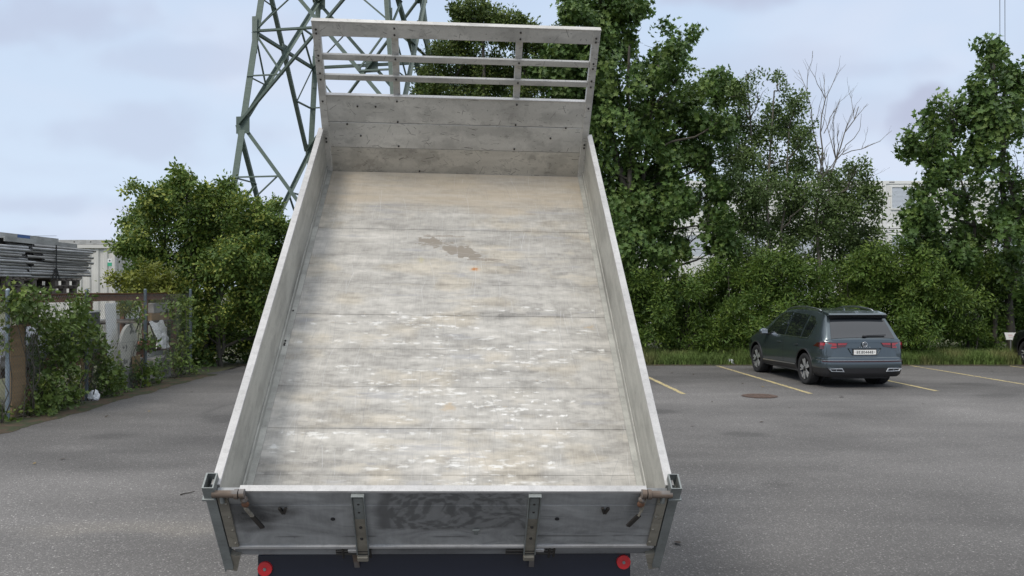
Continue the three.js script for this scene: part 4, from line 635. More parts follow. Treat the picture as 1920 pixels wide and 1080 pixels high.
    mesh('light_bar', [rearPatch([[s * 0.40, 0.925], [s * 0.58, 0.915]], [[s * 0.385, 0.952], [s * 0.58, 0.95]], 0.019, 8, 2), rearPatch([[s * 0.61, 0.90], [s * 0.91, 0.905]], [[s * 0.61, 0.95], [s * 0.903, 0.96]], 0.023, 8, 2), rearPatch([[s * 0.61, 0.855], [s * 0.80, 0.845]], [[s * 0.61, 0.88], [s * 0.78, 0.88]], 0.023, 8, 2)], lampRed, tl);
    mesh('side_lens', sidePatch(s, [[0.19, 0.86], [0.50, 0.88]], [[0.22, 0.975], [0.36, 0.955]], 0.008, 8, 3), lampDark, tl);
    // exhaust trims
    const fr = new THREE.Shape([[0.46, 0.355], [0.74, 0.365], [0.80, 0.425], [0.50, 0.425]].map(([x, y]) => new THREE.Vector2(s * x, y))); fr.holes.push(new THREE.Path([[0.49, 0.37], [0.73, 0.378], [0.77, 0.412], [0.515, 0.412]].map(([x, y]) => new THREE.Vector2(s * x, y))));
    const ex = mesh('exhaust_trim', new THREE.ExtrudeGeometry(fr, { depth: 0.03, bevelEnabled: true, bevelSize: 0.004, bevelThickness: 0.004, bevelSegments: 1 }).translate(0, 0, sz(0.035)), silver, t); mesh('bar', span(s * 0.625, s * 0.632, 0.372, 0.412, sz(0.03), sz(0.01)), silver, ex);
    // headlamp
    mesh('headlamp', sidePatch(s, [[4.15, 0.70], [4.56, 0.66]], [[4.1, 0.80], [4.56, 0.76]], 0.006, 8, 3), carGlass, t);
  }
  mesh('windscreen', gridGeo(12, 8, (u, v) => { const q = lerp(3.48, 2.88, v), x = lerp(-1, 1, u) * lerp(0.70, 0.60, v); return V3(x, carTopY(q, x) + 0.006, sz(q)); }), carGlass, t);
  mesh('grille', rbox(1.1, 0.22, 0.04, 0, 0.5, sz(4.655), 0.02), carTrim, t);
  // hatch
  const hatch = group('hatch', t);
  mesh('hatch_panel', rearPatch([[-0.84, 0.66], [0.84, 0.66]], [[-0.80, 1.03], [0.80, 1.03]], 0.004, 26, 10), paint, hatch);
  mesh('crease', rearPatch([[-0.80, 0.965], [0.80, 0.965]], [[-0.80, 0.980], [0.80, 0.980]], 0.012, 26, 2), paint, hatch);
  const gw = (o0, o1, k) => gridGeo(16, 8, (u, v) => { const q = lerp(o0, o1, v), x = lerp(-1, 1, u) * lerp(0.70, 0.58, v) * k; return V3(x, carTopY(q, x) + 0.009, sz(q) + 0.005); });
  mesh('rear_window', gw(0.115, 0.44, 1), carGlass, hatch);
  mesh('plate_recess', [span(-0.36, 0.36, 0.845, 0.852, sz(0.06), sz(0.03)), bar(V3(-0.36, 0.85, sz(0.036)), V3(-0.27, 0.70, sz(0.03)), 0.006, 0.02), bar(V3(0.36, 0.85, sz(0.036)), V3(0.27, 0.70, sz(0.03)), 0.006, 0.02)], paint, hatch);
  const pl = mesh('number_plate', new THREE.PlaneGeometry(0.50, 0.11).translate(0, 0.765, sz(0.024)), plateMat, hatch); pl.userData.label = 'white number plate reading BE 804448'; mesh('plate_holder', rbox(0.53, 0.14, 0.012, 0, 0.765, sz(0.035), 0.004), carTrim, pl);
  const em = group('badge', hatch, [0, 0.925, sz(0.026)]); mesh('ring', new THREE.TorusGeometry(0.052, 0.007, 8, 28), silver, em); mesh('disc', new THREE.CylinderGeometry(0.05, 0.05, 0.006, 24).rotateX(Math.PI / 2), rimBlack, em);
  const st = (a, b) => bar(V3(a[0], a[1], 0.005), V3(b[0], b[1], 0.005), 0.009, 0.006); mesh('letter_strokes', [st([-0.024, 0.044], [0, 0.004]), st([0.024, 0.044], [0, 0.004]), st([-0.044, 0.020], [-0.02, -0.044]), st([0.044, 0.020], [0.02, -0.044]), st([-0.02, -0.044], [0, -0.008]), st([0.02, -0.044], [0, -0.008])], silver, em);
  mesh('name_letters', [0, 1, 2, 3, 4, 5].map((i) => span(-0.13 + i * 0.045, -0.105 + i * 0.045, 0.862, 0.876, sz(0.03), sz(0.034))), silver, hatch);
  mesh('wiper', [bar(V3(0.02, carTopY(0.135, 0.02) + 0.02, sz(0.11)), V3(0.50, carTopY(0.15, 0.5) + 0.022, sz(0.115)), 0.018, 0.02), rbox(0.09, 0.04, 0.05, 0.04, carTopY(0.13, 0) + 0.015, sz(0.11), 0.015)], carTrim, hatch);
  const sp = new THREE.Shape([[0.40, 1.525], [0.325, 1.545], [0.35, 1.562], [0.62, 1.606], [0.62, 1.57]].map(([q, y]) => new THREE.Vector2(-sz(q), y)));
  const spg = new THREE.ExtrudeGeometry(sp, { depth: 1.22, bevelEnabled: true, bevelSize: 0.012, bevelThickness: 0.03, bevelSegments: 2 }).rotateY(Math.PI / 2).translate(-0.61, 0, 0); spg.computeVertexNormals();
  mesh('spoiler', spg, paint, hatch); mesh('spoiler_lip', gridGeo(16, 2, (u, v) => { const x = lerp(-0.64, 0.64, u), y = lerp(1.475 - 0.02 * Math.pow(Math.abs(x) / 0.64, 3), 1.535, v); return V3(x, y, sz(lerp(0.36, 0.295, v)) + 0.014); }), carGlass, hatch);
  // bumper: painted upper shell, dark lower valance, bright and red lines
  const path = [[-0.925, 0.56], [-0.93, 0.36], [-0.905, 0.19], [-0.84, 0.08], [-0.70, 0.025], [-0.45, 0.0], [0, -0.012], [0.45, 0.0], [0.70, 0.025], [0.84, 0.08], [0.905, 0.19], [0.93, 0.36], [0.925, 0.56]].map(([x, q]) => V3(x, 0, sz(q))), cv = new THREE.CatmullRomCurve3(path);
  const shell = (ys, grow = 0, n = 48, u0 = 0, u1 = 1) => gridGeo(n, ys.length - 1, (u, v) => { const [y, ins] = ys[Math.round(v * (ys.length - 1))], p = cv.getPoint(lerp(u0, u1, u)), tg = cv.getTangent(lerp(u0, u1, u)), nx = -tg.z, nz = tg.x, l = Math.hypot(nx, nz); return V3(p.x + (nx / l) * (grow - ins), y, p.z + (nz / l) * (grow - ins)); });
  const flip = (g) => g;
  const bp = group('rear_bumper', t);
  mesh('bumper_shell', flip(shell([[0.43, 0.012], [0.46, 0.0], [0.52, 0.0], [0.565, 0.006], [0.60, 0.02], [0.635, 0.012], [0.66, 0.03], [0.675, 0.09]])), paint, bp);
  mesh('valance', flip(shell([[0.24, 0.10], [0.29, 0.045], [0.34, 0.03], [0.40, 0.02], [0.43, 0.013]], 0.001)), carTrim, bp);
  mesh('bright_line', flip(shell([[0.588, 0.0], [0.60, 0.0]], 0.004, 48, 0.1, 0.9)), silver, bp);
  mesh('red_line', flip(shell([[0.562, 0.0], [0.578, 0.0]], 0.004, 40, 0.2, 0.8)), lampDark, bp);
  mesh('antenna', new THREE.ConeGeometry(0.03, 0.07, 8).scale(0.6, 1, 1.6).translate(0, carTopY(0.95, 0) + 0.03, sz(0.95)), paint, t);
  return t;
}
makeCar('dark grey-green estate SUV parked tail-out before the hedge, number plate showing', phys(0.074, 0.097, 0.110, 0.28, 0.65, { clearcoat: 1, clearcoatRoughness: 0.06 }), [7.33, 0, -18.85], 0.092, 0.06);
makeCar('black car parked beside the small white sign on the verge', phys(0.008, 0.009, 0.011, 0.3, 0.3, { clearcoat: 1, clearcoatRoughness: 0.05 }), [15.14, 0, -20.62], 0.055, 0.035);
// sign on the verge
{
  const c = document.createElement('canvas'); c.width = 128; c.height = 80; const x = c.getContext('2d'); x.fillStyle = '#eeeeea'; x.fillRect(0, 0, 128, 80); x.strokeStyle = '#c06060'; x.lineWidth = 3; for (const [y, a, b] of [[26, 34, 84], [40, 40, 96]]) { x.beginPath(); for (let q = a; q < b; q += 5) x.lineTo(q, y + ((q * 7) % 5) - 2); x.stroke(); } x.strokeStyle = '#8a8a8a'; x.beginPath(); for (let q = 44; q < 96; q += 5) x.lineTo(q, 56 + ((q * 5) % 4)); x.stroke();
  const tx = new THREE.CanvasTexture(c); tx.colorSpace = THREE.SRGBColorSpace;
  const s = thing('parking_sign', 'small white trapezoid sign with red and grey lettering on the verge', 'sign', [14.52, 0.05, -24.85], -0.2);
  const sh = new THREE.Shape([[-0.17, 0.78], [-0.12, 0.57], [0.12, 0.57], [0.17, 0.78]].map(([a, b]) => new THREE.Vector2(a, b))), g = new THREE.ExtrudeGeometry(sh, { depth: 0.012, bevelEnabled: false }), p = g.attributes.position, uv = g.attributes.uv; for (let i = 0; i < p.count; i++) uv.setXY(i, (p.getX(i) + 0.17) / 0.34, (p.getY(i) - 0.57) / 0.21);
  mesh('board', g, new THREE.MeshStandardMaterial({ map: tx, roughness: 0.5 }), s); mesh('stake', span(-0.015, 0.015, 0, 0.7, -0.02, -0.002), M.galv, s);
}
// drain cover in the lane
{
  const d = thing('drain_cover', 'round rusty iron drain cover set in the asphalt in front of the bays', 'drain cover', [4.83, 0.0, -16.65]);
  mesh('frame', new THREE.RingGeometry(0.315, 0.345, 40).rotateX(-Math.PI / 2).translate(0, 0.009, 0), M.iron, d);
  const sh = new THREE.Shape().absarc(0, 0, 0.312, 0, Math.PI * 2), r = rng(2); let k = 0;
  for (let y = -0.21; y <= 0.215; y += 0.07) for (let x = -0.24 + (k++ % 2) * 0.05; x <= 0.241; x += 0.1) { if (Math.hypot(x, y) > 0.265) continue; const h = new THREE.Path(); h.moveTo(x - 0.03, y - 0.014); h.lineTo(x + 0.03, y - 0.014); h.lineTo(x + 0.03, y + 0.014); h.lineTo(x - 0.03, y + 0.014); h.closePath(); sh.holes.push(h); }
  mesh('grate', new THREE.ExtrudeGeometry(sh, { depth: 0.008, bevelEnabled: false, curveSegments: 40 }).rotateX(-Math.PI / 2).translate(0, 0.0075, 0), M.iron, d); mesh('bucket', new THREE.CircleGeometry(0.313, 32).rotateX(-Math.PI / 2).translate(0, 0.005, 0), std(0.26, 0.25, 0.23, 0.95), d);
}
// ---------------------------------------------------------------- vegetation
// a spray: a short twig with leaves; leaf outlines 'oval', 'maple', 'narrow'
function leafTris(kind, len) {
  const O = { oval: [[0, 0], [0.26, 0.28], [0.27, 0.55], [0, 1], [-0.27, 0.55], [-0.26, 0.28]], narrow: [[0, 0], [0.15, 0.3], [0.13, 0.65], [0, 1], [-0.13, 0.65], [-0.15, 0.3]], maple: [[0, 0.05], [0.42, 0.02], [0.30, 0.28], [0.62, 0.50], [0.25, 0.58], [0, 1], [-0.25, 0.58], [-0.62, 0.50], [-0.30, 0.28], [-0.42, 0.02]] }[kind];
  const t = [], z = (x, y) => (-Math.abs(x) * 0.35 - y * y * 0.22 + (kind === 'maple' ? 0.1 * y : 0)) * len, c = [0, 0.42];
  for (let i = 0; i < O.length; i++) { const a = O[i], b = O[(i + 1) % O.length]; t.push([c, a, b].map(([x, y]) => V3(x * len, y * len, z(x, y)))); }
  return t;
}
function sprayGeo(kind, n, len, spread, seed) {
  const r = rng(seed), pos = [], q = new THREE.Quaternion(), e = new THREE.Euler();
  for (let i = 0; i < n; i++) {
    const s = 0.65 + r() * 0.5, tr = leafTris(kind, len * s), az = i * 2.4 + r(), h = (i + r()) / n, base = V3(Math.cos(az) * spread * 0.22 * r(), (h - 0.5) * spread, Math.sin(az) * spread * 0.22 * r());
    e.set(0.75 + r() * 1.0, az, (r() - 0.5) * 0.9, 'YXZ'); q.setFromEuler(e);
    for (const t of tr) for (const v of t) { const w = v.clone().applyQuaternion(q).add(base).add(V3(Math.sin(az), 0, Math.cos(az)).multiplyScalar(spread * 0.22)); pos.push(w.x, w.y, w.z); }
  }
  const g = new THREE.BufferGeometry(); g.setAttribute('position', new THREE.Float32BufferAttribute(pos, 3)); g.computeVertexNormals(); return g;
}
const leafMat = (rough = 0.55) => new THREE.MeshPhysicalMaterial({ color: 0xffffff, roughness: rough, transmission: 0.38, thickness: 0, side: THREE.DoubleSide, specularIntensity: 0.6 });
const leafM = leafMat();
const barkTex = tex(128, 256, (u, v) => { const n = fbm(u * 10, v * 5, 4, 55), k = 0.5 + n; return [0.075 * k, 0.068 * k, 0.055 * k]; }), bark = new THREE.MeshStandardMaterial({ map: barkTex, roughness: 0.95 });
const barkPale = new THREE.MeshStandardMaterial({ roughness: 0.9, map: tex(128, 256, (u, v) => { const n = fbm(u * 5, v * 20, 4, 56), k = 0.6 + 0.8 * n; return [0.16 * k, 0.145 * k, 0.12 * k]; }) });
const SP = {
  maple: { geo: [sprayGeo('maple', 9, 0.122, 0.36, 1), sprayGeo('maple', 8, 0.13, 0.34, 2)], area: 60, cols: [[0.091, 0.165, 0.037], [0.114, 0.196, 0.042], [0.073, 0.137, 0.033], [0.143, 0.216, 0.045]] },
  field: { geo: [sprayGeo('oval', 12, 0.085, 0.32, 3), sprayGeo('oval', 10, 0.095, 0.28, 4)], area: 70, cols: [[0.099, 0.156, 0.031], [0.131, 0.186, 0.037], [0.075, 0.124, 0.029], [0.168, 0.218, 0.043]] },
  airy: { geo: [sprayGeo('oval', 12, 0.088, 0.36, 5), sprayGeo('oval', 10, 0.096, 0.34, 6)], area: 56, cols: [[0.120, 0.185, 0.054], [0.151, 0.220, 0.066], [0.096, 0.151, 0.044]] },
  hedge: { geo: [sprayGeo('oval', 14, 0.085, 0.34, 7), sprayGeo('narrow', 12, 0.105, 0.32, 8)], area: 85, cols: [[0.101, 0.175, 0.026], [0.129, 0.208, 0.030], [0.077, 0.142, 0.023], [0.160, 0.233, 0.035]] },
  bush: { geo: [sprayGeo('oval', 13, 0.090, 0.32, 9), sprayGeo('oval', 11, 0.10, 0.28, 10)], area: 92, cols: [[0.103, 0.176, 0.031], [0.135, 0.213, 0.036], [0.081, 0.145, 0.029], [0.185, 0.255, 0.041], [0.338, 0.376, 0.076]] },
  gold: { geo: [sprayGeo('oval', 13, 0.075, 0.28, 11), sprayGeo('oval', 11, 0.085, 0.26, 12)], area: 92, cols: [[0.191, 0.223, 0.030], [0.248, 0.269, 0.038], [0.140, 0.176, 0.028]] },
  vine: { geo: [sprayGeo('oval', 13, 0.078, 0.28, 13), sprayGeo('maple', 10, 0.078, 0.26, 14)], area: 165, cols: [[0.120, 0.191, 0.040], [0.161, 0.235, 0.048], [0.095, 0.151, 0.033], [0.204, 0.259, 0.053], [0.140, 0.203, 0.052]] },
};
let leafCount = 0;
// lobes: {c: centre, r: radius, sy: flatten}; sprays through each lobe's volume, sparser where a slow noise opens gaps
function foliage(parent, name, sp, lobes, seed, { dens = 1, gap = 0.36, floor = 0.05, drop = 0.35 } = {}) {
  const r = rng(seed), S = SP[sp], lists = S.geo.map(() => []), m4 = new THREE.Matrix4(), q = new THREE.Quaternion(), o = parent.position;
  for (const { c, r: R, sy = 0.85, k = 1 } of lobes) {
    const n = Math.ceil(S.area * R * R * 5.2 * dens * k);
    for (let i = 0; i < n; i++) {
      const d = V3(r() * 2 - 1, r() * 2 - 1, r() * 2 - 1); if (d.lengthSq() > 1 || d.lengthSq() < 0.01) { i--; continue; } d.normalize();
      const rad = R * Math.pow(r(), 0.45) * (0.82 + 0.42 * vnoise(d.x * 2.2 + c.x, d.y * 2.2 + d.z * 2.2 + c.y, seed)), p = V3(c.x + d.x * rad, c.y + d.y * rad * sy, c.z + d.z * rad);
      if (p.y < floor) continue;
      const gn = (vnoise(p.x * 1.9 + 3, p.y * 1.9 + p.z * 1.3, seed + 7) * 0.6 + vnoise(p.x * 4.3, p.y * 4.3 - p.z * 3.1, seed + 9) * 0.4); if (gn < gap) continue;
      const ax = d.clone().multiplyScalar(0.9).add(V3((r() - 0.5) * 0.9, 0.55 - drop + (r() - 0.5) * 0.8, (r() - 0.5) * 0.9)).normalize(); q.setFromUnitVectors(UP, ax).multiply(new THREE.Quaternion().setFromAxisAngle(UP, r() * 6.28));
      const s = 0.85 + r() * 0.55; m4.compose(p.sub(o), q, V3(s, s, s)); lists[Math.floor(r() * lists.length)].push([m4.clone(), r(), r()]);
    }
  }
  lists.forEach((l, v) => {
    const im = new THREE.InstancedMesh(S.geo[v], leafM, l.length), c = new THREE.Color(); im.name = name; im.userData.kind = 'stuff'; im.castShadow = im.receiveShadow = true; leafCount += l.length;
    l.forEach(([m, a, b], i) => { im.setMatrixAt(i, m); let k = Math.floor(a * S.cols.length); if (k === 4 && b < 0.25) k = 1; const [R2, G2, B2] = S.cols[k], f = 0.8 + 0.4 * b; im.setColorAt(i, c.setRGB(R2 * f, G2 * f, B2 * f)); });
    parent.add(im);
  });
}
function wobble(a, b, r, amt, n = 5) { const pts = []; for (let i = 0; i <= n; i++) { const t = i / n, e = Math.sin(t * Math.PI) * amt; pts.push(a.clone().lerp(b, t).add(V3((r() - 0.5) * e, (r() - 0.5) * e * 0.5, (r() - 0.5) * e))); } return pts; }
// a tree: trunks rising from the ground, a limb to every lobe, twigs inside the lobes
function tree(name, label, category, sp, depth, base, stems, lobesPx, seed, opt = {}, grp) {
  const r = rng(seed * 31 + 7), b0 = V3((base - 960) / FOCAL * depth, 0, -depth), t = thing(name, label, category, [b0.x, 0, b0.z], 0, grp), mat = opt.pale ? barkPale : bark;
  const lobes = lobesPx.map(([px, py, rp, dz = (r() - 0.5) * 2.2]) => { const d = depth + dz; return { c: at(px, py, d), r: rp / FOCAL * d }; });
  // sprigs standing out of every clump, so that the outline is uneven
  const sprigs = []; for (const { c, r: R } of lobes) for (let k = 0; k < (opt.sprigs ?? 5); k++) { const d = V3(r() * 2 - 1, r() * 1.7 - 0.6, r() * 2 - 1).normalize(), q = 0.20 + r() * 0.2; sprigs.push({ c: c.clone().add(d.multiplyScalar(R * (0.92 + r() * 0.42))), r: R * q, k: 1.2 }); }
  const loc = (v) => v.clone().sub(b0), trunks = [];
  for (const [px, py, rad] of stems) { const top = at(px, py, depth + (r() - 0.5) * 0.6), foot = b0.clone().add(V3((r() - 0.5) * (stems.length > 1 ? 0.5 : 0.05), -0.05, (r() - 0.5) * 0.3)), pts = wobble(loc(foot), loc(top), r, opt.bend ?? 0.5, 7); trunks.push(pts); mesh('trunk', uvBox(taper(pts, rad, rad * 0.28, 8)), mat, t); }
  const limbs = [];
  for (const { c, r: R } of lobes) {
    const C = loc(c); let best = null, bd = 1e9;
    for (const pts of trunks) for (let i = 1; i < pts.length; i++) { const p = pts[i]; const dd = p.distanceTo(C) + Math.max(0, p.y - C.y + R * 0.4) * 3; if (dd < bd) { bd = dd; best = p; } }
    const len = best.distanceTo(C); limbs.push(taper(wobble(best, C, r, len * 0.16, 5), Math.max(0.018, 0.02 * len + 0.01), 0.012, 5));
    const nt = opt.twigs ?? 9; for (let k = 0; k < nt; k++) { const d = V3(r() * 2 - 1, r() * 1.6 - 0.5, r() * 2 - 1).normalize().multiplyScalar(R * (0.6 + r() * 0.5)), s = C.clone().lerp(best, r() * 0.35); limbs.push(taper(wobble(s, C.clone().add(d), r, R * 0.2, 3), 0.012, 0.004, 4)); }
  }
  mesh('limbs', limbs.map((g) => uvBox(g)), mat, t);
  foliage(t, 'crown', sp, [...lobes.map((l) => ({ ...l, r: l.r * 0.88 })), ...sprigs], seed, opt); return t;
}
tree('broadleaf_tree', 'small-leaved dark tree standing between the pylon and the maple', 'tree', 'field', 27.5, 900, [[905, 60, 0.15], [850, 150, 0.10], [985, 120, 0.11]],
  [[905, 25, 45], [885, 75, 50], [850, 50, 28], [835, 95, 36], [955, 60, 45], [1005, 85, 42], [825, 145, 40], [890, 140, 55], [960, 140, 55], [795, 165, 28], [1030, 150, 50], [860, 200, 55], [940, 210, 60], [1010, 220, 60], [830, 260, 55], [900, 290, 65], [980, 300, 70], [1050, 250, 55], [870, 360, 65], [960, 390, 75], [1040, 340, 65], [800, 340, 50], [830, 430, 60], [920, 470, 70], [1010, 470, 70], [870, 540, 60], [960, 560, 60]], 101, { gap: 0.36, dens: 1.35 });
tree('maple_tree', 'tall dense maple rising above the right side board of the truck', 'tree', 'maple', 26, 1190, [[1130, 30, 0.17], [1230, 130, 0.12], [1180, 90, 0.13]],
  [[1135, 10, 45], [1085, 12, 36], [1195, 15, 28], [1120, 65, 60], [1180, 80, 55], [1075, 85, 50], [1245, 100, 42], [1275, 75, 26], [1060, 150, 50], [1130, 150, 70], [1205, 160, 65], [1270, 150, 48], [1325, 165, 36], [1100, 230, 60], [1170, 235, 75], [1245, 225, 65], [1310, 225, 50], [1355, 235, 30], [1120, 310, 60], [1195, 315, 75], [1265, 300, 65], [1325, 295, 42], [1150, 390, 60], [1220, 390, 70], [1290, 370, 55], [1170, 460, 60], [1240, 465, 60], [1310, 440, 45], [1345, 300, 34], [1340, 360, 40], [1345, 420, 38], [1350, 470, 36], [1180, 530, 50], [1225, 540, 45], [1130, 470, 50]], 102, { gap: 0.45, dens: 1.0 });
tree('airy_tree', 'slender airy tree with small leaves and visible pale stems beside the maple', 'tree', 'airy', 27, 1450, [[1400, 150, 0.07], [1452, 170, 0.075], [1480, 240, 0.06]],
  [[1400, 140, 22], [1385, 180, 34], [1425, 185, 34], [1460, 170, 26], [1490, 200, 22], [1380, 235, 40], [1430, 245, 44], [1475, 235, 36], [1510, 255, 22], [1395, 300, 45], [1450, 305, 46], [1500, 310, 36], [1365, 345, 40], [1420, 360, 50], [1480, 365, 46], [1525, 370, 32], [1390, 420, 48], [1450, 425, 50], [1510, 430, 42], [1420, 490, 50], [1480, 490, 48], [1375, 480, 42], [1540, 470, 36]], 103, { gap: 0.40, dens: 1.0, pale: true, bend: 0.4 });
tree('airy_tree', 'low loose tree in front of the white containers, beside the dead branches', 'tree', 'airy', 27.6, 1585, [[1600, 330, 0.06], [1560, 380, 0.05]],
  [[1605, 325, 24], [1580, 345, 34], [1625, 355, 28], [1560, 385, 36], [1600, 395, 42], [1640, 385, 20], [1545, 430, 40], [1590, 445, 46], [1635, 440, 26], [1620, 490, 40], [1570, 500, 44]], 104, { gap: 0.37, dens: 1.05, pale: true });
tree('maple_tree', 'maple with layered sprays in front of the white containers, overhead cables behind its top', 'tree', 'maple', 25.5, 1895, [[1862, 90, 0.13], [1890, 300, 0.11], [1800, 330, 0.08]],
  [[1858, 92, 20], [1850, 128, 28], [1885, 135, 30], [1912, 150, 28], [1846, 175, 32], [1890, 190, 42], [1930, 220, 44], [1785, 205, 26], [1825, 225, 42], [1870, 245, 50], [1770, 250, 36], [1715, 265, 26], [1698, 288, 14], [1740, 285, 32], [1800, 295, 46], [1855, 310, 50], [1910, 310, 48], [1960, 320, 50], [1760, 335, 34], [1730, 355, 22], [1815, 365, 46], [1875, 380, 50], [1930, 390, 50], [1735, 395, 32], [1775, 415, 44], [1830, 435, 48], [1890, 450, 50], [1705, 420, 18], [1735, 450, 36], [1790, 480, 46], [1860, 505, 46], [1915, 510, 46], [1960, 450, 60]], 105, { gap: 0.47, dens: 0.95 });
// dead tree: bare forking branches
{
  const t = thing('dead_tree', 'bare dead tree with pale forking twigs between two leafy trees', 'tree', [at(1533, 600, 26.8).x, 0, -26.8]), r = rng(66), g = [], o = V3(at(1533, 600, 26.8).x, 0, -26.8);
  const grow = (a, b, rad, depth) => {
    const pts = wobble(a, b, r, a.distanceTo(b) * 0.10, 4); g.push(uvBox(taper(pts, rad, rad * 0.5, 5)));
    if (!depth) return; const n = depth > 1 ? 4 : 3; for (let k = 0; k < n; k++) { const i = 1 + Math.floor(r() * 4), s = pts[Math.min(4, i)], dir = b.clone().sub(a).normalize().add(V3((r() - 0.5) * 1.6, 0.15 + r() * 0.3, (r() - 0.5) * 1.2)).normalize(); grow(s, s.clone().add(dir.multiplyScalar(a.distanceTo(b) * (0.28 + r() * 0.28))), rad * 0.45, depth - 1); }
  };
  const P = (x, y, dz = 0) => at(x, y, 26.8 + dz).sub(o), f = P(1533, 440);
  g.push(uvBox(taper(wobble(V3(0, -0.05, 0), f, r, 0.25, 6), 0.09, 0.055, 7)));
  for (const [a, b, w] of [[f, P(1540, 300), 0.045], [P(1540, 310), P(1513, 172, 0.3), 0.024], [P(1540, 310), P(1548, 185, -0.3), 0.028], [P(1545, 250), P(1575, 190, 0.2), 0.014], [f, P(1568, 300, 0.4), 0.04], [P(1568, 300, 0.4), P(1610, 200, 0.5), 0.024], [P(1568, 300, 0.4), P(1562, 225, -0.2), 0.018], [P(1580, 290, 0.4), P(1650, 265, 0.6), 0.016], [P(1545, 380), P(1635, 330, 0.3), 0.018]]) grow(a, b, w, 2);
  mesh('branches', g, barkPale, t);
}
// hedge: individual shrubs in a row along the verge
{
  const labels = ['hedge shrub growing behind the raised truck bed', 'hedge shrub next to the tall maple, beside the truck', 'low dense hedge shrub left of the SUV bonnet', 'hedge shrub directly behind the SUV bonnet', 'hedge shrub directly behind the SUV roof', 'tall hedge shrub behind the SUV tailgate', 'broad hedge shrub below the white container window', 'dense hedge shrub between SUV and small white sign', 'hedge shrub behind the small white sign'];
  const rows = [[980, 25.6, [[900, 600, 60], [980, 590, 70], [1060, 590, 70], [940, 540, 60], [1030, 520, 60]]], [1200, 25.2, [[1150, 560, 60], [1205, 590, 55], [1160, 620, 45], [1230, 620, 40], [1215, 545, 40]]], [1290, 24.9, [[1270, 590, 50], [1310, 575, 48], [1290, 535, 40], [1330, 610, 45], [1260, 625, 38], [1315, 640, 30], [1290, 630, 36]]], [1390, 25.0, [[1365, 560, 46], [1400, 530, 44], [1380, 600, 48], [1425, 575, 46], [1360, 635, 34], [1420, 625, 40], [1345, 510, 36]]], [1490, 25.2, [[1465, 545, 46], [1510, 530, 44], [1480, 590, 50], [1530, 575, 48], [1500, 630, 44], [1440, 500, 34]]], [1610, 25.2, [[1570, 540, 44], [1620, 515, 46], [1600, 570, 50], [1650, 550, 48], [1580, 620, 48], [1660, 610, 48], [1640, 480, 32]]], [1720, 25.0, [[1690, 530, 48], [1730, 495, 46], [1700, 580, 52], [1755, 545, 52], [1710, 625, 44], [1765, 610, 48], [1710, 465, 26]]], [1820, 25.0, [[1795, 510, 46], [1840, 535, 48, 0.6], [1800, 575, 50], [1850, 585, 44, 0.9], [1815, 620, 44], [1855, 630, 32, 1.0]]], [1930, 26.2, [[1900, 560, 46, 0], [1950, 550, 55, 0], [1915, 600, 44, 0.2], [1975, 600, 60, 0]]]];
  rows.forEach(([px, d, lb], i) => tree('hedge_shrub', labels[i], 'shrub', 'hedge', d, px, [[px - 25, 500, 0.03], [px + 20, 520, 0.03], [px, 540, 0.035]], lb.map((l) => l.slice()), 200 + i, { gap: 0.31, dens: 1.05, twigs: 5, drop: 0.75 }, 'shrubs of the hedge along the verge'));
}
tree('large_shrub', 'large rounded shrub with yellow-green tips at the end of the lane', 'shrub', 'bush', 23.4, 400, [[350, 380, 0.07], [430, 400, 0.07], [300, 430, 0.06], [480, 430, 0.06]],
  [[338, 345, 26], [318, 375, 34], [365, 375, 38], [283, 378, 34], [400, 380, 34], [440, 378, 26], [265, 415, 34], [310, 420, 46], [365, 425, 50], [420, 425, 46], [475, 400, 30], [505, 405, 22], [470, 440, 44], [512, 440, 30], [262, 465, 38], [310, 480, 52], [375, 490, 58], [440, 490, 56], [500, 490, 44], [290, 535, 44], [350, 550, 56], [420, 560, 62], [485, 555, 54], [540, 520, 50], [375, 610, 52], [440, 625, 56], [500, 620, 54], [345, 625, 40], [390, 665, 36], [450, 670, 34], [345, 670, 28], [560, 600, 60], [560, 460, 40]], 301, { gap: 0.33, dens: 1.1, twigs: 6 });
tree('golden_shrub', 'low yellow-green shrub in front of the freight container', 'shrub', 'gold', 21.9, 275, [[275, 530, 0.03], [250, 540, 0.025]], [[232, 530, 20], [262, 522, 24], [295, 530, 26], [325, 545, 24], [250, 560, 28], [290, 570, 30], [320, 590, 28]], 302, { gap: 0.3, twigs: 5 });
